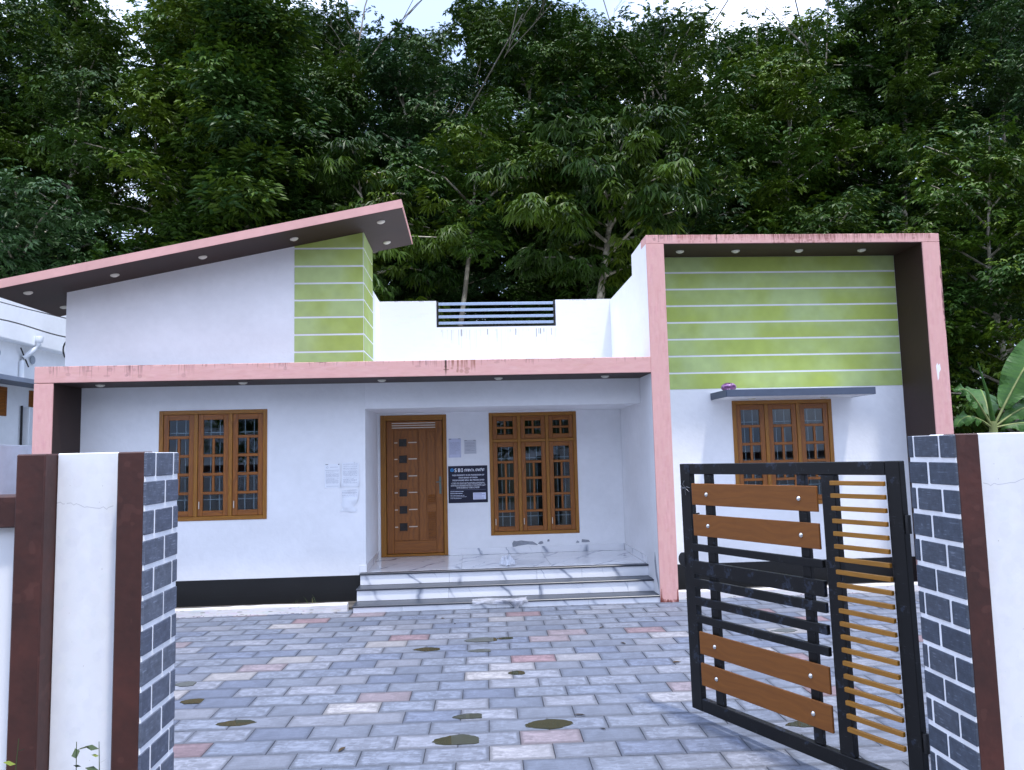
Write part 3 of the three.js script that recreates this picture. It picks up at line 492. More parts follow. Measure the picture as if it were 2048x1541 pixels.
// ------------------------------------------------------------------ kerbs, grass at the plinth
{
  const kerbMat = STD({ map: canvasTex(1024, 128, (x, w, h) => { const R = rng(88); x.fillStyle = '#d6d2d2'; x.fillRect(0, 0, w, h); for (let k = 0; k < 700; k++) { x.fillStyle = `rgba(${130 + R() * 90},${128 + R() * 85},${122 + R() * 85},0.10)`; x.fillRect(R() * w, R() * h, 3 + R() * 40, 2 + R() * 12); } for (let k = 0; k < 130; k++) { x.fillStyle = `rgba(${50 + R() * 30},${48 + R() * 26},${40 + R() * 20},${0.2 + 0.5 * R()})`; const y = R() < 0.6 ? h * (0.75 + 0.25 * R()) : h * R(); x.beginPath(); x.ellipse(R() * w, y, 1 + R() * 9, 1 + R() * 5, 0, 0, 7); x.fill(); } }), roughness: 0.9 });
  const kerb = (x0, x1, z, lab) => {
    const R = rng(Math.floor(x0 * 10) + 90), n = 40, pos = [];
    const prof = (t, x) => { const j = 0.006 * (noise3(x * 6, t * 3, 4) - 0.5) * 2; return [[z + j, -0.03], [z + j - 0.004, 0.082 + j], [z - 0.012 + j, 0.095 + j * 0.7], [z - 0.1, 0.10 + j], [z - 0.115, 0.09], [z - 0.12, -0.03]][t]; };
    for (let i = 0; i < n; i++) { const a = lerp(x0, x1, i / n), b = lerp(x0, x1, (i + 1) / n); for (let t = 0; t < 5; t++) { const p = prof(t, a), q = prof(t + 1, a), r = prof(t, b), s = prof(t + 1, b); pos.push(a, p[1], p[0], b, r[1], r[0], b, s[1], s[0], a, p[1], p[0], b, s[1], s[0], a, q[1], q[0]); } }
    for (const [x, f] of [[x0, 1], [x1, 0]]) for (let t = 1; t < 5; t++) { const c = prof(0, x), p = prof(t, x), q = prof(t + 1 > 5 ? 5 : t + 1, x); f ? pos.push(x, c[1], c[0], x, p[1], p[0], x, q[1], q[0]) : pos.push(x, c[1], c[0], x, q[1], q[0], x, p[1], p[0]); }
    single('kerb', fitUV(setGeo(pos), x0, x1, -0.02, 0.1), kerbMat, lab, 'kerb');
  };
  kerb(-5.2, -1.6, -9.83, 'chipped white plaster kerb below the three-sash window, ending at the steps');
  kerb(2.72, 6.3, -9.83, 'chipped white plaster kerb behind the gate, under the sunshade window');
  single('planting_bed', [cbox(-5.4, -1.53, -0.2, 0.03, WZ + 0.013, -9.952, 0), cbox(2.7, 6.32, -0.2, 0.03, WZ + 0.013, -9.952, 0)], STD({ map: paint([88, 84, 80], 0.5, 501, 0.7), roughness: 1 }), 'strip of stony soil between kerb and black plinth', 'soil', null, 'structure');
}
const bladeMat = new THREE.MeshPhysicalMaterial({ vertexColors: true, roughness: 0.8, transmission: 0.3, thickness: 0, side: THREE.DoubleSide });
function blades(list, R) {   // curved grass blades: [x, y, z, height, lean x, lean z, width, colour]
  const pos = [], col = [];
  for (const [x, y, z, h, lx, lz, w, c] of list) { const a = R() * 3.14, wx = Math.cos(a) * w, wz = Math.sin(a) * w; let pv = null;
    for (let k = 0; k <= 4; k++) { const t = k / 4, q = [x + lx * t * t, y + h * (t - 0.25 * t * t * Math.hypot(lx, lz) / h), z + lz * t * t], ww = 1 - t * 0.92; const l = [q[0] - wx * ww, q[1], q[2] - wz * ww], r = [q[0] + wx * ww, q[1], q[2] + wz * ww]; if (pv) { pos.push(...pv[0], ...pv[1], ...r, ...pv[0], ...r, ...l); for (let m = 0; m < 6; m++) col.push(...c); } pv = [l, r]; } }
  return setGeo(pos, null, col);
}
{
  const R = rng(64), tuft = (x, z, n, h, lab) => { const L = []; for (let k = 0; k < n; k++) L.push([x + (R() - 0.5) * 0.12, 0.03, z + (R() - 0.5) * 0.05, h * (0.5 + R()), (R() - 0.5) * 0.16, (R() - 0.3) * 0.1, 0.004, R() < 0.3 ? [0.3, 0.28, 0.1] : [0.13, 0.2, 0.05]]); single('grass_tuft', blades(L, R), bladeMat, lab, 'grass'); };
  tuft(-2.33, -9.99, 7, 0.1, 'small sparse grass tuft on the kerb below the window');
  tuft(-2.06, -9.98, 12, 0.14, 'taller yellowish grass tuft on the kerb nearer the steps');
  tuft(4.35, -9.99, 16, 0.14, 'small grass tuft on the kerb behind the gate slats');
}

// ------------------------------------------------------------------ notices on the walls
{
  const sheet = (w, h, seed, o = {}) => canvasTex(256, 384, (x, W2, H2) => { const R = rng(seed); x.fillStyle = o.bg ?? '#eceef2'; x.fillRect(0, 0, W2, H2); let y = o.top ?? 40; if (o.head) { x.strokeStyle = 'rgba(90,94,110,0.7)'; x.lineWidth = 3; x.beginPath(); x.arc(44, 52, 14, 0, 7); x.stroke(); x.fillStyle = 'rgba(80,84,100,0.6)'; x.fillRect(90, 48, 130, 4); x.fillRect(10, 98, 226, 4); y = 122; }
    while (y < H2 - (o.bottom ?? 60)) { let px = 22; const end = 236 - (R() < 0.2 ? R() * 120 : R() * 10); while (px < end) { const l = 6 + R() * 26; x.fillStyle = `rgba(70,74,92,${0.3 + 0.35 * R()})`; x.fillRect(px, y, Math.min(l, end - px), 3.2); px += l + 5; } y += R() < 0.16 ? 22 : 9.5; }
    if (o.foot) { x.fillStyle = 'rgba(60,64,80,0.6)'; x.fillRect(26, H2 - 26, 200, 3); }
    x.fillStyle = 'rgba(40,40,46,0.85)'; for (const t of o.tape ?? []) x.fillRect(...t); });
  const paper = (pts, z, tex, label, curl = 0.01, seed = 1) => {
    const xs = pts.map((p) => p[0]), ys = pts.map((p) => p[1]), x0 = Math.min(...xs), x1 = Math.max(...xs), y0 = Math.min(...ys), y1 = Math.max(...ys);
    const sh = new THREE.Shape(pts.map((p) => new THREE.Vector2(...p))), nx = 8, ny = 10, pos = [];
    const inside = (x, y) => { let c = false; for (let i = 0, j = pts.length - 1; i < pts.length; j = i++) if ((pts[i][1] > y) !== (pts[j][1] > y) && x < (pts[j][0] - pts[i][0]) * (y - pts[i][1]) / (pts[j][1] - pts[i][1]) + pts[i][0]) c = !c; return c; };
    const g = new THREE.ExtrudeGeometry(sh, { depth: 0.0012, bevelEnabled: false });
    // split long edges so the sheet can bow and curl off the wall
    const nonIdx = g.index ? g.toNonIndexed() : g; let P = Array.from(nonIdx.attributes.position.array);
    for (let it = 0; it < 4; it++) { const N = []; for (let i = 0; i < P.length; i += 9) { const a = P.slice(i, i + 3), b = P.slice(i + 3, i + 6), c = P.slice(i + 6, i + 9), m = (p, q) => p.map((v, k) => (v + q[k]) / 2), ab = m(a, b), bc = m(b, c), ca = m(c, a); N.push(...a, ...ab, ...ca, ...ab, ...b, ...bc, ...ca, ...bc, ...c, ...ab, ...bc, ...ca); } P = N; if (P.length > 9 * 3000) break; }
    for (let i = 0; i < P.length; i += 3) { const u = (P[i] - x0) / (x1 - x0), v = (P[i + 1] - y0) / (y1 - y0); const edge = Math.max(0, Math.abs(u - 0.5) * 2 - 0.7) / 0.3, low = Math.max(0, 0.3 - v) / 0.3; P[i + 2] += z + 0.002 + curl * (edge * edge * low + 0.35 * noise3(u * 4 + seed, v * 4, seed)); }
    const q = setGeo(P); fitUV(q, x0, x1, y0, y1);
    single('paper_notice', q, STD({ map: tex, roughness: 0.85 }), label, 'notice', 'paper notices pasted on the house walls');
  };
  const rect = (x0, x1, y0, y1) => [[x0, y0], [x1, y0], [x1, y1], [x0, y1]];
  paper(rect(-1.985, -1.775, 1.562, 1.885), WZ, sheet(0, 0, 11, { head: 1, foot: 1, tape: [[14, 2, 44, 9], [222, 0, 22, 12]] }), 'white printed sheet with a round emblem, farther from the doorway', 0.008, 1);
  paper([[-1.75, 1.575], [-1.53, 1.565], [-1.518, 1.6], [-1.516, 1.885], [-1.6, 1.91], [-1.745, 1.895]], WZ, sheet(0, 0, 12, { top: 30, tape: [[180, 4, 60, 6]] }), 'curled white printed sheet beside the porch corner', 0.045, 2);
  paper([[-1.77, 1.24], [-1.7, 1.232], [-1.56, 1.225], [-1.55, 1.25], [-1.6, 1.3], [-1.56, 1.335], [-1.53, 1.42], [-1.52, 1.545], [-1.62, 1.53], [-1.75, 1.52], [-1.745, 1.36], [-1.765, 1.33], [-1.735, 1.29]], WZ, sheet(0, 0, 13, { top: 20, bottom: 250 }), 'torn white sheet with ragged edges under the curled one', 0.06, 3);
  paper(rect(-0.318, -0.122, 1.925, 2.225), BZ, sheet(0, 0, 14, { bg: '#c9cce0', top: 70, tape: [[6, 6, 50, 9], [200, 2, 40, 7]] }), 'bluish printed sheet above the dark bank notice, next to the door', 0.01, 4);
  paper(rect(-0.07, 0.118, 1.98, 2.195), BZ, sheet(0, 0, 15, { bg: '#c5c6cc', top: 60, foot: 1, tape: [[2, 6, 56, 10], [196, 2, 46, 12]] }), 'small greyish sheet above the dark bank notice, next to the window', 0.012, 5);
  const board = canvasTex(1024, 960, (x, w, h) => {
    x.fillStyle = '#0b0d2a'; x.fillRect(0, 0, w, h);
    const R = rng(17); for (let k = 0; k < 300; k++) { x.fillStyle = `rgba(30,34,80,${0.1 * R()})`; x.fillRect(R() * w, R() * h, 30 * R(), 20 * R()); }
    x.strokeStyle = '#3a9be0'; x.lineWidth = 20; x.beginPath(); x.arc(100, 105, 36, Math.PI * 0.62, Math.PI * 2.38); x.stroke(); x.fillStyle = '#3a9be0'; x.beginPath(); x.arc(100, 105, 12, 0, 7); x.fill(); x.fillRect(94, 105, 12, 44);
    x.fillStyle = '#f2f4fa'; x.textBaseline = 'middle'; x.textAlign = 'left'; x.font = 'bold 128px sans-serif'; x.fillText('S', 158, 110); x.fillText('B', 244, 110); x.fillText('I', 338, 110);
    // heading in rounded Malayalam letters, drawn as strokes
    x.strokeStyle = '#eef0f6'; x.lineWidth = 11; x.lineCap = 'round'; x.lineJoin = 'round';
    const S = (pts) => { x.beginPath(); pts.forEach((p, i) => (i ? x.lineTo(p[0], p[1]) : x.moveTo(p[0], p[1]))); x.stroke(); }, A = (cx, cy, rx, ry, a0, a1) => { x.beginPath(); x.ellipse(cx, cy, rx, ry, 0, a0, a1); x.stroke(); };
    A(432, 118, 16, 26, 2.2, 7.6); A(462, 112, 16, 32, 3.2, 6.9); S([[478, 84], [478, 142]]); A(506, 114, 15, 30, 2.4, 7.2); S([[532, 80], [532, 144]]); S([[548, 84], [548, 142]]); A(566, 116, 13, 28, 3.1, 6.3); S([[579, 118], [579, 142]]); A(622, 112, 26, 30, 2.0, 7.4); S([[664, 90], [664, 142]]); S([[690, 136], [692, 142]]);
    A(736, 112, 17, 30, 0, 6.3); A(772, 112, 15, 30, 2.6, 6.8); S([[787, 84], [787, 140]]); A(812, 120, 12, 22, 2.4, 7.4); A(842, 110, 16, 34, 3.0, 6.3); S([[858, 108], [850, 144]]); A(880, 108, 14, 36, 3.1, 6.3); S([[894, 108], [894, 142]]); A(920, 114, 15, 30, 2.2, 7.0); S([[934, 76], [946, 90]]);
    x.fillStyle = '#e9ecf6'; x.textAlign = 'center'; x.font = 'bold 50px sans-serif';
    x.fillText('THIS PROPERTY IS IN POSSESSION OF', 522, 242, 850); x.fillText('STATE BANK OF INDIA', 516, 308, 500); x.fillText('TRESPASSERS WILL BE PROSECUTED', 522, 374, 850);
    const word = (px, y, wd, hh) => { x.lineWidth = hh * 0.17; let q = px; while (q < px + wd) { const r = hh * (0.26 + 0.14 * R()); A(q + r, y + (R() - 0.5) * 4, r, hh * 0.42, R() * 2, 4.6 + R() * 1.7); q += r * 2.15; } };
    x.strokeStyle = '#eef0f6'; for (const [y, a, b] of [[452, 84, 940], [510, 66, 960], [566, 216, 800]]) { let q = a; while (q < b) { const wd = Math.min(b - q, 70 + R() * 130); word(q, y, wd, 40); q += wd + 18; } }
    x.fillStyle = 'rgba(190,198,220,0.8)'; x.fillRect(52, 622, 920, 4);
    x.fillStyle = '#dfe3f0'; for (const [y, wd, hh] of [[668, 320, 20], [718, 300, 20], [770, 360, 13], [806, 410, 13], [846, 280, 13]]) { let q = 48; while (q < 48 + wd) { const l = 10 + R() * 34; x.fillRect(q, y - hh / 2, l, hh * 0.8); q += l + 7; } }
    x.fillStyle = '#d9dcf0'; x.fillRect(640, 704, 338, 178); x.fillStyle = 'rgba(90,96,140,0.7)'; for (let k = 0; k < 5; k++) x.fillRect(664, 726 + k * 32, 200 + R() * 90, 9);
  });
  const b = thing('notice_board', 'dark blue bank possession notice with white lettering, between door and porch window', 'notice', [-0.023, 1.211, BZ]);
  part('backing_board', cbox(-0.332, 0.287, 1.211, 1.791, BZ + 0.001, BZ + 0.005, 0.001), M.plainBlack, b);
  const f = new THREE.PlaneGeometry(0.615, 0.576); f.translate(-0.0225, 1.501, BZ + 0.0062); part('printed_face', f, STD({ map: board, roughness: 0.55 }), b);
}

// ------------------------------------------------------------------ gate pillars and compound walls
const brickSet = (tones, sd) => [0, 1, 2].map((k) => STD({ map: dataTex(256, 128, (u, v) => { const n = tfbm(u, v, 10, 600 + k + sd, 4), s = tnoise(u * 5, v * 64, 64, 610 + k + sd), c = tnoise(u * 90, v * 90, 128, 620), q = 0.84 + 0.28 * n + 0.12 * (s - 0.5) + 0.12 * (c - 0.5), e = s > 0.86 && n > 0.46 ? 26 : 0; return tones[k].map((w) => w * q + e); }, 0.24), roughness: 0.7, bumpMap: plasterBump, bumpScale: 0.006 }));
const brickLitWorn = brickSet([[88, 95, 110], [81, 88, 104], [94, 101, 115]], 0), brickShaded = brickSet([[68, 76, 89], [62, 70, 83], [73, 80, 92]], 40);  // same brick paint twice: sun side lightened in the colour, with scratches; other side darkened
const mortar = STD({ map: paint([232, 233, 236], 0.08, 631, 0.8), roughness: 0.85, bumpMap: plasterBump, bumpScale: 0.004 });
const pillarWhite = STD({ map: canvasTex(256, 1024, (x, w, h) => { const R = rng(91); x.fillStyle = '#e9eaed'; x.fillRect(0, 0, w, h); for (let k = 0; k < 900; k++) { const q = R(), r = 3 + R() * 26; x.fillStyle = q < 0.5 ? `rgba(250,250,252,${0.07 * R()})` : `rgba(196,200,208,${0.06 * R()})`; x.beginPath(); x.ellipse(R() * w, R() * h, r, r * 0.8, 0, 0, 7); x.fill(); }
  x.strokeStyle = 'rgba(116,116,124,0.55)'; x.lineWidth = 1.0; x.beginPath(); let px = 16, py = 132; x.moveTo(px, py); while (px < w) { px += 4 + R() * 16; py += (R() - 0.62) * 11; if (R() < 0.1) x.moveTo(px, py); else x.lineTo(px, py); } x.stroke();
  for (let k = 0; k < 30; k++) { x.fillStyle = `rgba(110,100,92,${0.1 + 0.35 * R()})`; x.fillRect(R() * w, R() * h, 1 + R() * 2, 1 + R() * 2); } }), roughness: 0.8 });
function gatePillar(s, xin, top, label, wPanel, ch, off) {      // s: -1 opens towards +x, 1 towards -x; xin: the brick face
  const zf = -3.5, zb = -3.885, pw = 0.128;
  const X = (d) => xin + s * d;
  const p = thing('gate_pillar', label, 'gate pillar', [X(0.3), 0, -3.7], 'pair of gate pillars');
  const bx = (d0, d1, y0, y1, z0, z1, c) => cbox(Math.min(X(d0), X(d1)), Math.max(X(d0), X(d1)), y0, y1, z0, z1, c);
  part('mortar_core', bx(0.003, pw - 0.008, -0.05, top - 0.004, zb + 0.004, zf - 0.004, 0.002), mortar, p);
  part('post', bx(0.0065, pw, -0.05, top, zf - 0.1, zf, 0.006), M.postBrown, p);
  part('post', bx(pw + wPanel, 2 * pw + wPanel, -0.05, top, zb, zf + 0.0, 0.006), M.postBrown, p);
  const pn = bx(pw - 0.0075, pw + wPanel - 0.001, -0.05, top + 0.001, zb, zf - 0.1, 0.004); fitUV(pn, X(pw), X(pw + wPanel), 0, top); part('white_panel', pn, pillarWhite, p);
  const R = rng(s > 0 ? 41 : 43), pitch = 0.213, j = 0.021;
  let y = top - 0.004, row = 0;
  while (y > 0.02) {
    const h = Math.min(ch, y), y0 = y - h + 0.024; let z = zf - (row % 2 ? off[1] : off[0]); const cuts = [zf];
    while (z > zb + 0.02) { cuts.push(z); z -= pitch; } cuts.push(zb);
    for (let k = 0; k < cuts.length - 1; k++) { const a = cuts[k] - (k ? j / 2 : 0.002), b = cuts[k + 1] + (k < cuts.length - 2 ? j / 2 : 0.002); if (a - b < 0.014) continue; const wob = () => (R() - 0.5) * 0.005, g = cbox(Math.min(X(-0.002 - 0.003 * R()), X(0.012)), Math.max(X(-0.002), X(0.012)), y0 + wob(), y - 0.001 + wob() * 0.4, b + (k < cuts.length - 2 ? wob() : 0), a + (k ? wob() : 0), 0.003); part('brick', g, (s > 0 ? brickShaded : brickLitWorn)[Math.floor(R() * 3)], p); }
    y -= ch; row++;
  }
  return p;
}
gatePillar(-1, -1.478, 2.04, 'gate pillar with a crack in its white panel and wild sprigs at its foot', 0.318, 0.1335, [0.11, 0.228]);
gatePillar(1, 2.373, 2.034, 'gate pillar that carries the black gate leaf', 0.4, 0.1362, [0.122, 0.223]);
{
  const w = thing('compound_wall', 'low white compound wall with a dark brown coping band, joined to the cracked pillar', 'wall', [-6, 0, -3.7]);
  part('wall_panel', cbox(-12, -2.052, -0.05, 1.705, -3.78, -3.62, 0.004), pillarWhite, w); part('coping', cbox(-12, -2.053, 1.706, 1.85, -3.8, -3.57, 0.006), M.postBrown, w);
  const v = thing('compound_wall', 'low white compound wall beyond the pillar that carries the gate', 'wall', [6, 0, -3.7]);
  part('wall_panel', cbox(3.032, 12, -0.05, 1.705, -3.78, -3.62, 0.004), pillarWhite, v); part('coping', cbox(3.033, 12, 1.706, 1.85, -3.8, -3.57, 0.006), M.postBrown, v);
}
single('boundary_wall', cbox(-6.5, -6.3, -0.05, 2.255, -22, -3.9, 0.006), STD({ map: paint([222, 227, 236], 0.08, 641, 2.2), roughness: 0.85 }), 'pale plastered boundary wall running back past the house towards the neighbour', 'wall');
single('boundary_wall', cbox(9.3, 9.5, -0.05, 1.5, -22, -3.9, 0.006), STD({ map: paint([150, 148, 140], 0.3, 651, 2.2), roughness: 0.9 }), 'grey weathered boundary wall beyond the banana plant', 'wall');

// ------------------------------------------------------------------ the gate leaf
{
  const hx = 2.405, hz = -3.97, fx = 1.654, fz = -5.65, len = Math.hypot(fx - hx, fz - hz);
  const g = thing('metal_gate', 'open black steel gate leaf with brown planks and ochre slats', 'gate', [hx, 0, hz]);
  g.rotation.order = 'YXZ'; g.rotation.y = Math.atan2(-(fz - hz), fx - hx); g.rotation.z = -0.013;
  const b0 = [0, 0, 0]; baseOf.set(g, b0);
  const k = len / 1.953, U = (u) => u * k;
  // the face towards the lane is local +z or -z: choose the side on which the camera stands
  const side = -1;
  const bx = (n, u0, u1, y0, y1, d0, d1, mat, c = 0.003, parent = g, rot = false) => part(n, cbox(U(Math.min(u0, u1)), U(Math.max(u0, u1)), y0, y1, Math.min(d0 * side, d1 * side), Math.max(d0 * side, d1 * side), c, rot), mat, parent);
  bx('frame_stile', 0, 0.095, 0.085, 1.897, -0.025, 0.025, M.gateBlack, 0.004, g, true);
  bx('frame_stile', 1.835, 1.953, 0.085, 1.897, -0.025, 0.025, M.gateBlack, 0.004, g, true);
  bx('frame_rail', 0.0955, 1.8345, 1.818, 1.896, -0.024, 0.024, M.gateBlack, 0.004);
  bx('frame_rail', 0.0955, 1.8345, 0.086, 0.176, -0.024, 0.024, M.gateBlack, 0.004);
  bx('mid_stile', 0.461, 0.567, 0.177, 1.8175, -0.023, 0.023, M.gateBlack, 0.004, g, true);
  for (const [a, b] of [[1.605, 1.687], [0.703, 0.775]]) bx('back_upright', a, b, 0.177, 1.8175, -0.02, 0.012, M.gateBlack, 0.003, g, true);
  for (const [y0, y1] of [[1.252, 1.302], [1.08, 1.178], [0.985, 1.047], [0.856, 0.914], [0.73, 0.784]]) bx('rail', 0.58, 1.8345, y0, y1, 0.0125, 0.042, M.gateBlack, 0.003);
  for (const [y0, y1] of [[1.592, 1.75], [1.365, 1.522], [0.508, 0.668], [0.284, 0.444]]) {
    const p = bx('plank', 0.588, 1.8, y0, y1, 0.0265, 0.044, M.plank, 0.003);
    for (const u of [0.735, 1.63]) { const s = lathe([[0, 0.011], [0.008, 0.0095], [0.014, 0.005], [0.0165, 0], [0.0165, -0.003]], 0, 0, 0, 12); s.rotateX(Math.PI / 2 * side); s.translate(U(u), (y0 + y1) / 2 + (u > 1 ? 0.0 : -0.002), 0.046 * side); part('bolt', s, M.chrome, p); }
  }
  for (let i = 0; i < 20; i++) { const y = 1.77 - i * 0.0752; bx('slat', 0.096, 0.478, y - 0.013, y + 0.013, 0.0235, 0.047, M.slat, 0.002); }
  const disc = lathe([[0, -0.02], [0.05, -0.02], [0.054, -0.014], [0.054, 0.014], [0.05, 0.02], [0, 0.02]], 0, 0, 0, 20); disc.rotateX(Math.PI / 2); disc.translate(U(1.972), 1.17, -0.005); part('lock_disc', disc, M.plainBlack, g);
  part('latch_hook', [tube([V(U(1.8), 1.585, -0.02), V(U(1.8), 1.53, -0.03), V(U(1.78), 1.525, -0.03), V(U(1.74), 1.53, -0.03)], 0.006, 6)], M.plainBlack, g);
  { const R = rng(9), w = []; for (let q = 0; q < 6; q++) { const a = q * 1.05 + R(); w.push(tube([V(U(1.89), 1.715, -0.03), V(U(1.89) + Math.cos(a) * 0.03, 1.715 + Math.sin(a) * 0.03, -0.035 - 0.01 * R()), V(U(1.89) + Math.cos(a + 0.3) * 0.055, 1.715 + Math.sin(a + 0.3) * 0.055, -0.032)], 0.0018, 4)); } part('tie_wire', w, STD({ color: 0x8d8f94, metalness: 0.7, roughness: 0.4 }), g); }
  for (const y of [0.4, 1.55]) part('hinge', lathe([[0, -0.05], [0.016, -0.05], [0.016, 0.05], [0, 0.05]], -0.016, y, -0.01, 10), M.plainBlack, g);
}

// ------------------------------------------------------------------ neighbour house and cables
{
  const n = thing('neighbour_house', 'white neighbouring house with a heavy eave band and small brown window', 'house', [-11, 0, -15]);
  const nm = STD({ map: paint([238, 240, 241], 0.05, 661, 3), roughness: 0.8 });
  part('wall', cbox(-15, -8.6, 0, 4.27, -22, -10, 0), nm, n);
  part('parapet', cbox(-15, -8.4, 4.271, 5.22, -22.1, -9.8, 0.02), nm, n);
  part('sunshade', cbox(-8.599, -8.1, 3.47, 3.56, -19, -12, 0.006), STD({ map: paint([120, 130, 146], 0.12, 671, 2), roughness: 0.7 }), n);
  for (const [z0, z1] of [[-14.3, -13.1], [-16.1, -15.0]]) { const w = part('window', [cbox(-8.6, -8.585, 2.88, 2.94, z0, z1, 0.003), cbox(-8.6, -8.585, 3.36, 3.42, z0, z1, 0.003), cbox(-8.6, -8.585, 2.94, 3.36, z0, z0 + 0.06, 0.003), cbox(-8.6, -8.585, 2.94, 3.36, z1 - 0.06, z1, 0.003)], M.teak, n); part('shutter', cbox(-8.6, -8.592, 2.94, 3.36, z0 + 0.06, z1 - 0.06, 0.002), M.teak, w); }
  part('downpipe', tube([V(-8.38, 4.4, -14.85), V(-8.36, 4.3, -14.85), V(-8.4, 4.2, -14.8), V(-8.54, 4.03, -14.68), V(-8.55, 3.95, -14.66), V(-8.55, 3.57, -14.66)], 0.05, 10), M.pvc, n);
  part('pipe_outlet', lathe([[0.045, -0.06], [0.075, -0.05], [0.08, 0.06], [0.06, 0.065]], -8.36, 4.4, -14.85, 14), M.pvc, n);
  part('pipe_bracket', tube([V(-8.52, 4.2, -14.55), V(-8.52, 3.86, -14.82)], 0.014, 6), M.plainBlack, n);
  for (const z of [-15.05, -13.95]) { const g = lathe([[0, 0], [0.07, 0], [0.085, 0.012], [0.085, 0.02]], 0, 0, 0, 16); g.rotateZ(-Math.PI / 2); g.translate(-8.592, 4.03, z); part('wall_vent', g, STD({ color: 0x9aa2aa, roughness: 0.6 }), n); }
  part('service_pipe', [tube([V(-8.56, 3.1, -14.72), V(-8.56, 2.2, -14.73)], 0.02, 6)], M.plainBlack, n);
  part('meter_box', cbox(-8.6, -8.45, 2.34, 3.08, -15.15, -14.78, 0.01), M.pvc, n);
}
{
  const cable = (pts, r, label) => single('overhead_cable', tube(new THREE.CatmullRomCurve3(pts).getPoints(24), r, 5), M.plainBlack, label, 'cable');
  cable([V(-8.1, 4.95, -11.2), V(-6.4, 4.1, -10.9), V(-6.3, 4.02, -11.4), V(-5.62, 3.86, -11.9)].map((p, i) => [V(-9.5, 4.55, -13), V(-7.4, 4.29, -12.1), V(-6.45, 4.0, -12.0), V(-5.5, 3.8, -11.75)][i]), 0.011, 'thin black cable sagging from the neighbour to the white upper wall');
  cable([V(-8.9, 5.06, -13.6), V(-7.5, 4.62, -12.8), V(-6.4, 4.3, -12.2), V(-5.5, 4.02, -11.75)], 0.009, 'thin black cable close under the sloping roof edge');
  single('cable_coil', new THREE.TorusGeometry(0.13, 0.012, 6, 22).rotateY(0.5).scale(0.8, 1.25, 1).translate(-5.67, 3.6, -10.9).toNonIndexed(), M.plainBlack, 'loop of black cable hanging by the corner of the upper wall', 'cable');
}

// ------------------------------------------------------------------ small things lying about
function crumple(w, d, h, seed, n = 18) {
  const pos = [], f = (i, j) => { const u = i / n * 2 - 1, v = j / n * 2 - 1, r = Math.hypot(u, v), s = 1 - 0.25 * noise3(u * 2 + seed, v * 2, seed); const k = Math.max(0, 1 - r * r * 0.95); return [u * w / 2 * s, h * (Math.pow(k, 0.6) * (0.35 + 0.9 * Math.abs(noise3(u * 3.4 + seed, v * 3.4, 7) - 0.5) * 2 + 0.25 * noise3(u * 9, v * 9, seed)) + 0.02), v * d / 2 * s]; };
  const G = []; for (let i = 0; i < n; i++) for (let j = 0; j < n; j++) { if (Math.hypot((i + 0.5) / n * 2 - 1, (j + 0.5) / n * 2 - 1) > 1.02) continue; const a = f(i, j), b = f(i + 1, j), c = f(i + 1, j + 1), e = f(i, j + 1); pos.push(...a, ...c, ...b, ...a, ...e, ...c); }
  return metreUV(setGeo(pos));
}
const clothM = new THREE.MeshStandardMaterial({ map: paint([214, 216, 222], 0.12, 701, 0.3), roughness: 0.95, side: THREE.DoubleSide });
const clothG = new THREE.MeshStandardMaterial({ map: paint([150, 152, 160], 0.3, 711, 0.25), roughness: 0.95, side: THREE.DoubleSide });
single('crumpled_bag', crumple(0.24, 0.2, 0.13, 3).translate(0.52, 0.404, -10.6), clothM, 'crumpled white plastic bag lying on the porch edge', 'bag');
{
  // rag hanging over the edge of the lowest step
  const pos = [], N = 40, K = 14, prof = (t) => { const s = t * 0.3; return s < 0.14 ? [0.094, -9.84 + s] : [0.094 - (s - 0.14) * 0.72, -9.692 + 0.004 * (s - 0.14)]; };
  const pt = (i, j) => { const u = i / N, v = j / K, tail = Math.max(0.18 + 0.3 * Math.abs(noise3(u * 5, 3, 1) - 0.3), 1 - Math.abs(u - 0.78) * 5.4), t = Math.min(1, v * (0.42 + 0.62 * Math.min(1, tail))), [y, z] = prof(t); const w = 0.012 * Math.abs(noise3(u * 9, v * 3, 2) - 0.45) + 0.002 * noise3(u * 22, v * 6, 5); return [lerp(0.0, 0.72, u) + 0.03 * (noise3(v * 4, u * 3, 8) - 0.5), y + (t < 0.47 ? w * 1.6 : 0) + 0.002, z + w + 0.002 - 0.05 * Math.sin(u * 7) * (1 - v)]; };
  for (let i = 0; i < N; i++) for (let j = 0; j < K; j++) { const a = pt(i, j), b = pt(i + 1, j), c = pt(i + 1, j + 1), e = pt(i, j + 1); pos.push(...a, ...e, ...c, ...a, ...c, ...b); }
  single('cloth_rag', metreUV(setGeo(pos)), clothG, 'grey crumpled cloth hanging over the lowest step', 'cloth');
}
{
  const b = thing('ball', 'purple patterned ball resting on the sunshade', 'ball', [3.64, 2.755, -10.0]);
  const g = new THREE.SphereGeometry(0.105, 28, 18); g.scale(1, 0.62, 1); g.translate(3.64, 2.755 + 0.064, -10.1); fitUV(g, 3.52, 3.76, 2.755, 2.94);
  part('ball_skin', g, STD({ map: dataTex(128, 128, (u, v) => { const c = Math.floor(u * 7) + Math.floor(v * 6); const n = tfbm(u, v, 6, 721, 3); return n > 0.6 ? [150, 110, 160] : c % 3 === 0 ? [48, 16, 54] : [86, 34, 92]; }), roughness: 0.35 }), b);
}
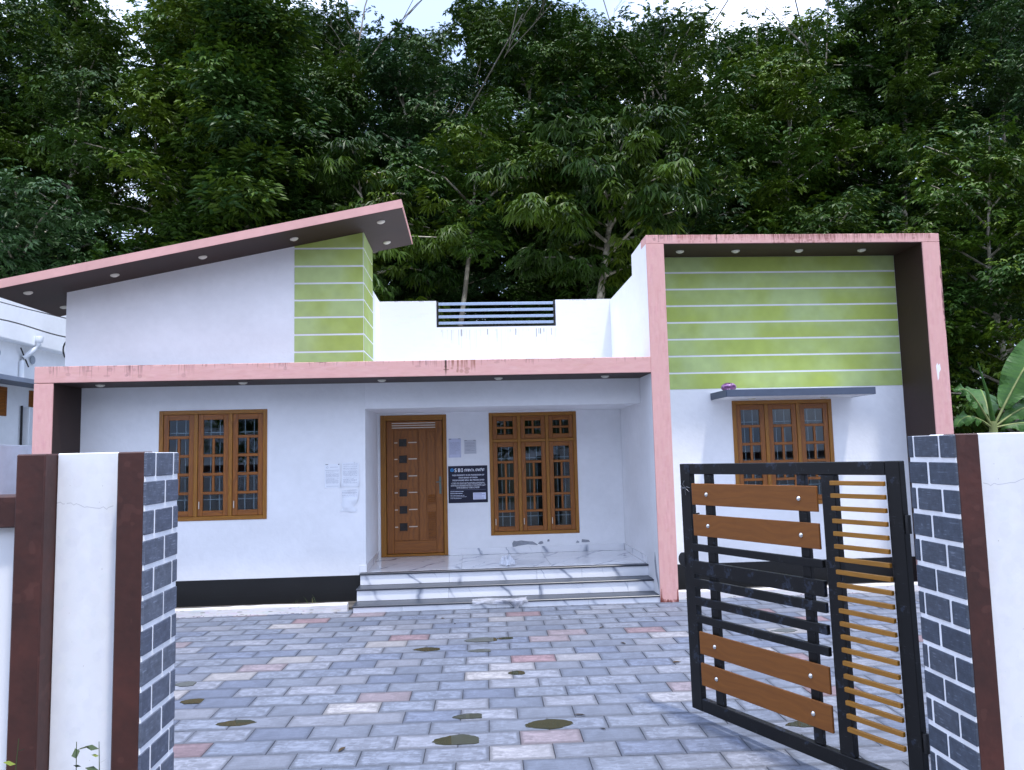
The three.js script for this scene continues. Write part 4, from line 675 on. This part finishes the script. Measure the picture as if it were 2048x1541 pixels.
{
  // dry leaves and twigs dropped on the paving
  const R = rng(73), mat = STD({ color: 0x4a3b26, roughness: 0.9, side: THREE.DoubleSide });
  const spots = [[1.45, -8.45], [1.55, -7.75], [0.8, -5.75], [0.92, -5.45], [-0.9, -5.3], [-0.35, -9.2], [2.9, -7.2], [3.5, -7.5], [2.3, -6.5], [-0.2, -8.9], [1.9, -7.0], [3.9, -6.6], [-1.4, -8.9]];
  spots.forEach(([x, z], k) => { const L = 0.022 + 0.03 * R(), w = L * 0.24, a = R() * 6.28, pos = []; const P = [[-L, 0.004, 0], [-L * 0.3, 0.012, w], [L * 0.4, 0.016, w * 0.8], [L, 0.006, 0], [L * 0.4, 0.010, -w * 0.8], [-L * 0.3, 0.009, -w]]; const q = ([px, py, pz]) => [x + px * Math.cos(a) - pz * Math.sin(a), 0.002 + py, z + px * Math.sin(a) + pz * Math.cos(a)]; for (let i = 1; i < 5; i++) pos.push(...q(P[0]), ...q(P[i]), ...q(P[i + 1])); single('dry_leaf', setGeo(pos), mat, 'small curled brown dry leaf lying on the paving', 'leaf', 'dry leaves dropped on the paving'); });
}

// ------------------------------------------------------------------ foliage
function leafCluster(seed, o) {   // leaves round a twig end; every leaflet is a folded blade of two faces
  const R = rng(seed), pos = [];
  for (let k = 0; k < o.leaves; k++) {
    const az = R() * 6.283, el = (R() - 0.25) * 1.1, rad = o.rad * (0.25 + 0.75 * Math.sqrt(R()));
    const base = V(Math.cos(az) * Math.cos(el) * rad, Math.sin(el) * rad * 0.75, Math.sin(az) * Math.cos(el) * rad);
    const out = V(Math.cos(az), o.lift ?? 0.15, Math.sin(az)).normalize();
    for (let m = 0; m < o.leaflets; m++) {
      const f = o.leaflets === 1 ? 0 : (m / (o.leaflets - 1) - 0.5) * o.fan, dir = out.clone().applyAxisAngle(V(0, 1, 0), f); dir.y -= o.droop * (0.6 + 0.8 * R()); dir.normalize();
      const L = o.L * (0.7 + 0.6 * R()), w = o.W * (0.75 + 0.5 * R()), sd = dir.clone().cross(V(0, 1, 0)).normalize().applyAxisAngle(dir, (R() - 0.5) * 1.4), up = sd.clone().cross(dir).normalize();
      const a = base, t = base.clone().addScaledVector(dir, L).addScaledVector(V(0, -1, 0), L * 0.22 * o.droop), mid = base.clone().addScaledVector(dir, L * 0.5), l = mid.clone().addScaledVector(sd, w / 2).addScaledVector(up, w * 0.16), r = mid.clone().addScaledVector(sd, -w / 2).addScaledVector(up, w * 0.16);
      pos.push(a.x, a.y, a.z, l.x, l.y, l.z, t.x, t.y, t.z, a.x, a.y, a.z, t.x, t.y, t.z, r.x, r.y, r.z);
    }
  }
  return setGeo(pos);
}
const CL = {
  fine: [0, 1, 2].map((k) => leafCluster(1000 + k, { leaves: 16, leaflets: 3, fan: 1.9, rad: 0.44, L: 0.17, W: 0.07, droop: 0.5 })),
  droop: [0, 1].map((k) => leafCluster(1010 + k, { leaves: 11, leaflets: 5, fan: 2.4, rad: 0.36, L: 0.27, W: 0.07, droop: 1.0 })),
  broad: [0, 1].map((k) => leafCluster(1020 + k, { leaves: 34, leaflets: 1, fan: 0, rad: 0.42, L: 0.2, W: 0.085, droop: 0.35 })),
};
const leafMat = new THREE.MeshPhysicalMaterial({ color: 0xffffff, roughness: 0.42, specularIntensity: 0.35, transmission: 0.25, thickness: 0, side: THREE.DoubleSide });
const barkMat = STD({ map: dataTex(256, 512, (u, v) => { const a = tfbm(u, v, 8, 731, 4), b = tnoise(u * 40, v * 12, 64, 735), l = tfbm(u, v, 5, 739, 3) > 0.55 ? 34 : 0; return [92 + 66 * a + 24 * b + l, 88 + 60 * a + 22 * b + l, 78 + 50 * a + 20 * b + l * 0.9]; }, 0.9), roughness: 0.95 });
const twigMat = STD({ color: 0x6d675c, roughness: 0.95 });
const PAL = { dark: [[0.030, 0.072, 0.011], [0.042, 0.092, 0.011], [0.070, 0.126, 0.011], [0.033, 0.080, 0.018]], mid: [[0.046, 0.104, 0.011], [0.068, 0.134, 0.011], [0.106, 0.172, 0.012], [0.048, 0.110, 0.017]], light: [[0.026, 0.064, 0.007], [0.060, 0.110, 0.007], [0.036, 0.080, 0.008], [0.086, 0.138, 0.008]], blue: [[0.034, 0.082, 0.024], [0.046, 0.104, 0.027], [0.064, 0.124, 0.027]] };
const M4 = new THREE.Matrix4(), Q = new THREE.Quaternion(), E3 = new THREE.Euler(), C3 = new THREE.Color();
function tree(name, label, o, group) {
  const R = rng(o.seed), gy = o.z < -24 ? Math.min(9, (-24 - o.z) * 0.16) - 0.2 : -0.1;
  const t = thing(name, label, 'tree', [o.x, gy, o.z], group);
  const H = o.h, lean = o.lean ?? [(R() - 0.5) * 1.2, (R() - 0.5) * 0.8], N = 9, path = [], rad = [];
  const P = (f) => V(lean[0] * f * f + 0.25 * Math.sin(f * 5 + o.seed), f * (H - 0.6), lean[1] * f * f + 0.2 * Math.cos(f * 4 + o.seed));
  for (let k = 0; k <= N; k++) { const f = k / N; path.push(P(f)); rad.push((o.r ?? 0.16) * (1 - f * 0.86) + (k === 0 ? 0.06 : 0)); }
  const wood = [tube(path, rad, 8)], cl = [], c0 = (o.y0 - gy) / H;
  const boughs = o.boughs ?? 26;
  for (let b = 0; b < boughs; b++) {
    const f = c0 + (1 - c0) * Math.pow((b + R()) / boughs, 0.9), az = b * 2.4 + R() * 1.2, fr = (f - c0) / (1 - c0);
    const prof = o.shape === 'dome' ? Math.sqrt(Math.max(0.1, 1 - Math.pow(fr * 0.98, 3))) : 0.55 + 0.75 * Math.sin(Math.min(1, fr * 0.9 + 0.12) * Math.PI) * 0.8;
    const L = o.rx * prof * (0.55 + 0.6 * R()), s = P(f * 0.94), e = s.clone().add(V(Math.cos(az) * L, (o.rise ?? 0.35) * L * (0.5 + R()) + (fr > 0.85 ? 0.8 : 0), Math.sin(az) * L * (o.rz ?? 0.9)));
    const mid = s.clone().lerp(e, 0.5).add(V(0, 0.12 * L, 0)); wood.push(tube([s, mid, e], [0.05 * (1.2 - fr * 0.7), 0.03, 0.012], 5));
    const n = Math.round((o.per ?? 24) * (0.7 + 0.6 * R())), sp = o.spread ?? 0.62, tone = R();
    for (let q = 0; q < n; q++) { const u = 0.3 + 0.8 * R(), c = s.clone().lerp(e, u), gx = (R() + R() + R() - 1.5) * sp * 1.15, gz = (R() + R() + R() - 1.5) * sp * 1.15, g2 = (R() + R() - 1) * sp * 0.62 - 0.25 * (gx * gx + gz * gz); cl.push([c.x + gx, c.y + g2, c.z + gz, tone]); }
  }
  for (let q = 0; q < (o.fill ?? 60); q++) { const f = c0 + (1 - c0) * R(), a = R() * 6.28, r = o.rx * 0.6 * Math.sqrt(R()), s = P(f); cl.push([s.x + Math.cos(a) * r, s.y + (R() - 0.5), s.z + Math.sin(a) * r, R()]); }
  const tw = mergeGeometries(wood.map((g) => g.index ? g.toNonIndexed() : g)), tm = new THREE.Mesh(tw, barkMat); tm.name = 'trunk'; tm.castShadow = tm.receiveShadow = true; t.add(tm);
  const kinds = CL[o.leaf ?? 'fine'], pal = PAL[o.pal ?? 'dark'], geo = kinds[o.seed % kinds.length];
  const im = new THREE.InstancedMesh(geo, leafMat, cl.length);
  cl.forEach(([x, y, z, tone], i) => { E3.set((R() - 0.5) * 0.9, R() * 6.283, (R() - 0.5) * 0.9); Q.setFromEuler(E3); const s = (o.size ?? 1) * (0.75 + 0.55 * R()); M4.compose(V(x, y, z), Q, V(s, s, s)); im.setMatrixAt(i, M4); const c = pal[Math.floor((tone * 0.7 + R() * 0.3) * pal.length * 0.999)], v = 0.85 + 0.3 * R(); im.setColorAt(i, C3.setRGB(c[0] * v, c[1] * v, c[2] * v)); });
  im.name = 'crown'; im.userData.kind = 'stuff'; im.castShadow = im.receiveShadow = true; t.add(im);
  return t;
}
let nClusters = 0;
// particular trees
tree('round_tree', 'dense dark round-topped tree with broad leaves, standing above the sloping roof', { x: -6.1, z: -20.2, h: 16.0, y0: 4.5, rx: 1.9, rz: 0.9, seed: 11, leaf: 'broad', pal: 'dark', boughs: 44, per: 34, shape: 'dome', spread: 0.55, rise: 0.1, r: 0.2, fill: 240, lean: [0, 0] });
tree('drooping_tree', 'light green tree with hanging leaves and a bare pale trunk, over the terrace parapet', { x: 3.5, z: -19.2, h: 11.2, y0: 7.2, rx: 2.6, seed: 22, leaf: 'droop', pal: 'light', boughs: 24, per: 14, spread: 0.5, rise: 0.15, r: 0.2, fill: 0, lean: [0.3, 0.2], size: 1.0 });
tree('yellowish_tree', 'smaller yellow green tree with hanging leaves just behind the raised roof end', { x: -2.6, z: -19.6, h: 10.9, y0: 5.6, rx: 2.0, seed: 23, leaf: 'droop', pal: 'light', boughs: 17, per: 12, spread: 0.46, rise: 0.1, r: 0.12, fill: 10, size: 0.85 });
tree('slender_tree', 'thin leaning pale trunk with loose leaves, behind the railing', { x: -0.75, z: -20.4, h: 12.2, y0: 8.2, rx: 1.7, seed: 24, leaf: 'fine', pal: 'mid', boughs: 14, per: 13, r: 0.13, fill: 20, lean: [1.5, 0] });
tree('bushy_tree', 'fresh green bushy tree behind the low end of the sloping roof', { x: -10.6, z: -18.2, h: 8.6, y0: 2.5, rx: 2.3, seed: 25, leaf: 'fine', pal: 'blue', boughs: 30, per: 20, r: 0.12, fill: 60, spread: 0.55 });
tree('bushy_tree', 'bushy green tree rising behind the banana plant', { x: 14.4, z: -18.8, h: 10.4, y0: 0.8, rx: 2.6, seed: 26, leaf: 'fine', pal: 'mid', boughs: 34, per: 20, r: 0.12, fill: 80, spread: 0.55 });
tree('bushy_tree', 'dark bushy tree close behind the tall pink bay', { x: 10.6, z: -20.2, h: 9.2, y0: 0.6, rx: 2.4, seed: 27, leaf: 'fine', pal: 'dark', boughs: 32, per: 20, r: 0.12, fill: 80, spread: 0.55 });
// young trees filling the ground under the tall crowns
{
  const R = rng(606), L = ['behind the round-topped tree', 'behind the raised roof end', 'behind the railing gap', 'behind the drooping tree', 'behind the low parapet corner', 'behind the tall bay', 'behind the outer column of the bay', 'behind the banana plant', 'behind the low end of the roof'];
  [-7.5, -4.2, -0.6, 2.6, 5.6, 9.2, 13.2, 17.4, -12.2].forEach((x, k) => tree('young_tree', `dense dark young tree in the shade ${L[k]}`, { x: x + (R() - 0.5), z: -23.6 - R() * 2.4, h: 9.2 + R(), y0: 1.6, rx: 2.7, seed: 7100 + k, leaf: 'fine', pal: 'dark', boughs: 30, per: 20, r: 0.09, fill: 120, spread: 0.6 }, 'young trees under the wood'));
}
// the rubber wood behind, in rows
{
  const R = rng(4242); let k = 0; const T = [[-0.9, 0.6], [-0.63, 0.6], [-0.5, 0.585], [-0.42, 0.62], [-0.3, 0.6], [-0.22, 0.57], [-0.1, 0.545], [-0.03, 0.59], [0.1, 0.61], [0.2, 0.575], [0.28, 0.545], [0.36, 0.57], [0.44, 0.54], [0.55, 0.55], [0.62, 0.66], [1.2, 0.67]], line = (t) => { for (let i = 1; i < T.length; i++) if (t < T[i][0]) return lerp(T[i - 1][1], T[i][1], (t - T[i - 1][0]) / (T[i][0] - T[i - 1][0])); return 0.6; };
  const rows = [{ z: -22.5, x0: -15.5, x1: 20, step: 3.7, y0: 5.0, h: [14.6, 17.0] }, { z: -26, x0: -18, x1: 24, step: 4.0, y0: 5.0, h: [17, 19.4] }, { z: -30, x0: -21, x1: 27, step: 4.2, y0: 5.5, h: [18.5, 21.5] }, { z: -35, x0: -25, x1: 32, step: 4.6, y0: 6, h: [20, 23] }];
  for (const r of rows) for (let x = r.x0; x < r.x1; x += r.step) {
    const xx = x + (R() - 0.5) * 1.6, z = r.z + (R() - 0.5) * 2.2, rt = xx / -z, h = 2 + (line(rt) - (r.z > -24 ? 0.07 : r.z > -28 ? 0.02 : 0)) * -z - (z < -24 ? (-24 - z) * 0.16 : 0) + 2.3 + (R() - 0.5) * 1.8;
    if (rt < -0.43 && rt > -0.52 && r.z < -28) { k++; continue; }           // the gap of sky over the neighbour
    tree('rubber_tree', `tall slender ${['dark green', 'very dark green', 'fresh mid green', 'deep green', 'bluish green'][k % 5]} tree in the ${r.z > -24 ? 'first' : r.z > -28 ? 'second' : r.z > -33 ? 'third' : 'rearmost'} row of the wood behind the house`, { x: xx, z, h, y0: r.y0 - 1 + R() * 2, rx: 2.3 + 0.7 * R(), seed: 3000 + k * 7, leaf: 'fine', pal: ['dark', 'dark', 'mid', 'dark', 'blue'][k % 5], boughs: 31, per: 23, r: 0.13 + 0.05 * R(), fill: 60, spread: 0.55 }, 'trees of the wood behind the house'); k++;
  }
}
// trees across the lane, mirrored in the window panes
for (const [x, z, h, q] of [[-9, 13, 9, 1], [-4.2, 14.5, 10.5, 2], [1.2, 13, 8.5, 3], [5.4, 15, 11, 4], [10, 13.5, 9, 5]]) tree('lane_tree', 'leafy green tree standing across the lane from the gate', { x, z, h, y0: 1.6, rx: 2.6, seed: 5000 + q, leaf: 'broad', pal: 'mid', boughs: 24, per: 18, r: 0.14, fill: 60 }, 'trees across the lane');
// bare tops reaching over the leaves
{
  const bare = (x, z, h, seed, label) => {
    const R = rng(seed), w = []; const t = thing('bare_tree', label, 'tree', [x, 0, z]);
    const grow = (p, d, L, r, lv) => { const e = p.clone().addScaledVector(d, L), m = p.clone().lerp(e, 0.5).add(V((R() - 0.5) * 0.12 * L, 0, (R() - 0.5) * 0.12 * L)); w.push(tube([p, m, e], [r, r * 0.8, r * 0.62], lv > 1 ? 6 : 4)); if (lv > 0) for (let k = 0; k < 3; k++) { const q = d.clone().add(V((R() - 0.5) * 1.5, 0.1 * R(), (R() - 0.5) * 1.5)).normalize(); grow(p.clone().lerp(e, 0.55 + 0.45 * R()), q, L * (0.3 + 0.25 * R()), r * 0.5, lv - 1); } };
    grow(V(0, 0, 0), V((R() - 0.5) * 0.06, 1, 0).normalize(), h * 0.78, 0.06, 4); baseOf.set(t, [0, 0, 0]); part('trunk', w, twigMat, t);
  };
  bare(-3.9, -24, 19.2, 81, 'leafless grey tree top above the raised end of the sloping roof'); bare(-0.9, -25, 19.4, 85, 'leafless forked tree top over the railing'); bare(12.4, -24, 19.4, 82, 'leafless twiggy tree top above the tall bay'); bare(-10.2, -24.5, 19.6, 83, 'leafless grey tree beside the round-topped tree'); bare(6.8, -25, 19.4, 84, 'leafless grey tree top over the drooping tree');
}
// banana plant
{
  const b = thing('banana_plant', 'banana plant with large torn leaves beside the tall pink bay', 'plant', [8.42, 0, -11.5]);
  const stemMat = STD({ map: dataTex(128, 256, (u, v) => { const a = tfbm(u, v, 8, 741, 4); return [96 + 50 * a, 108 + 44 * a, 60 + 34 * a]; }, 0.6), roughness: 0.7 });
  const lm = new THREE.MeshPhysicalMaterial({ map: dataTex(256, 512, (u, v) => { const s = tnoise(u * 3, v * 120, 128, 751), n = tfbm(u, v, 5, 755, 4), m = Math.abs(u - 0.5) < 0.02 ? 60 : 0; return [38 + 24 * n + 14 * s + m, 74 + 26 * n + 18 * s + m * 0.8, 28 + 12 * n + m * 0.5]; }), roughness: 0.5, specularIntensity: 0.5, transmission: 0.2, thickness: 0, side: THREE.DoubleSide });
  part('stem', tube([V(8.42, 0, -11.5), V(8.43, 0.8, -11.5), V(8.45, 1.7, -11.49), V(8.46, 2.3, -11.48)], [0.13, 0.12, 0.09, 0.05], 12), stemMat, b);
  part('furled_leaf', tube([V(8.46, 2.3, -11.48), V(8.38, 2.75, -11.45), V(8.24, 3.25, -11.42)], [0.04, 0.026, 0.006], 8), lm, b);
  const leaf = (dir, L, w, rise, droop, seed, nrm) => {
    const R = rng(seed), pos = [], uv = [], N = 30, o = V(8.45, 2.2, -11.48), d = V(dir[0], 0, dir[1]).normalize(), nv = V(...nrm).normalize();
    const spine = (t) => o.clone().addScaledVector(d, L * (t - 0.12 * t * t)).add(V(0, rise * Math.sin(Math.min(1, t * 0.9) * 1.6) - droop * t * t * t, 0));
    const P = (i, s, tear) => { const t = 0.14 + 0.86 * i / N, c = spine(t), tg = spine(t + 0.01).sub(c).normalize(), sd = nv.clone().cross(tg).normalize(), hw = w * Math.pow(Math.sin(Math.min(1, (i + 0.4) / N) * Math.PI * 0.97), 0.55) * (i >= N ? 0.05 : 1), q = c.clone().addScaledVector(sd, s * hw).addScaledVector(nv, -Math.abs(s) * hw * 0.3 + tear); return q; };
    for (let i = 0; i < N; i++) for (const s of [-1, 1]) { const torn = R() < 0.12, tr = (noise3(i * 0.35, s * 4 + seed, 2) - 0.55) * 0.16 + (R() - 0.5) * 0.012, m0 = torn ? 0.82 : 1; let pv = [spine(0.14 + 0.86 * i / N), spine(0.14 + 0.86 * (i + 1) / N)], pu = 0.5; for (const f of [0.34, 0.67, 1]) { const a = P(i, s * f, tr * f * f), c = P(i + (torn && f === 1 ? m0 : 1), s * f, ((noise3((i + 1) * 0.35, s * 4 + seed, 2) - 0.55) * 0.16) * f * f); const u = 0.5 + s * f * 0.5; pos.push(...pv[0].toArray(), ...a.toArray(), ...c.toArray(), ...pv[0].toArray(), ...c.toArray(), ...pv[1].toArray()); uv.push(pu, i / N, u, i / N, u, (i + 1) / N, pu, i / N, u, (i + 1) / N, pu, (i + 1) / N); pv = [a, c]; pu = u; } }
    const lf = part('leaf', setGeo(pos, uv), lm, b); const pts = []; for (let k = 0; k <= 14; k++) pts.push(spine(k / 14).add(V(0, -0.012, 0))); part('midrib', tube(pts, pts.map((_, k) => 0.022 * (1 - k / 15)), 6), stemMat, lf);
  };
  leaf([0.95, 0.1], 1.3, 0.3, 1.55, 0.1, 1, [-0.55, 0.45, 0.75]); leaf([-0.95, 0.2], 0.72, 0.12, 0.8, 0.2, 2, [0.3, 0.5, 0.8]); leaf([-0.95, 0.1], 0.75, 0.12, 0.34, 0.3, 3, [0.1, 0.8, 0.6]); leaf([0.95, 0.15], 1.0, 0.16, 0.5, 0.2, 4, [-0.2, 0.7, 0.7]); leaf([0.4, -0.8], 1.2, 0.24, 0.95, 0.4, 5, [0, 0.8, 0.6]); leaf([0.95, 0.3], 0.9, 0.15, 0.14, 0.2, 6, [0, 0.85, 0.6]);
}
// wild sprigs at the foot of the cracked pillar
{
  const R = rng(97), sprig = (x, z, h, n, lab) => {
    const t = thing('wild_sprig', lab, 'weed', [x, 0, z], 'wild sprigs at the pillar foot'), top = V(x + (R() - 0.5) * 0.12, h, z), path = [V(x, -0.02, z), V(x + 0.02, h * 0.5, z + 0.01), top]; part('stalk', tube(path, [0.004, 0.003, 0.0015], 5), STD({ color: 0x3b4a26, roughness: 0.9 }), t);
    for (let k = 0; k < n; k++) { const f = 0.72 + 0.28 * k / n, c = path[1].clone().lerp(top, (f - 0.5) * 2), a = R() * 6.28, L = 0.03 + 0.03 * R(), d = V(Math.cos(a), 0.3, Math.sin(a) * 0.5).normalize(), s = V(-d.z, 0.4, d.x).normalize().multiplyScalar(L * 0.3), m = c.clone().addScaledVector(d, L * 0.5), e = c.clone().addScaledVector(d, L), l = m.clone().add(s), r = m.clone().sub(s); part('leaf', setGeo([...c.toArray(), ...l.toArray(), ...e.toArray(), ...c.toArray(), ...e.toArray(), ...r.toArray()]), STD({ color: k % 3 ? 0x39482c : 0x6d7a2c, roughness: 0.8, side: THREE.DoubleSide }), t); }
  };
  sprig(-1.66, -3.3, 0.84, 7, 'thin sprig with a few small leaves before the white pillar panel'); sprig(-1.57, -3.32, 0.83, 8, 'thin dark sprig beside the inner brown post'); sprig(-1.9, -3.25, 0.88, 5, 'thin yellowish sprig before the outer brown post');
}
scene.traverse((o) => { if (o.isMesh) { o.castShadow = true; o.receiveShadow = true; } });
let tri = 0, inst = 0; scene.traverse((o) => { if (o.isMesh) { const g = o.geometry, n = (g.index ? g.index.count : g.attributes.position.count) / 3; if (o.isInstancedMesh) inst += o.count; else tri += n; } });
console.log('triangles', tri, 'instances', inst);
renderer.render(scene, camera);
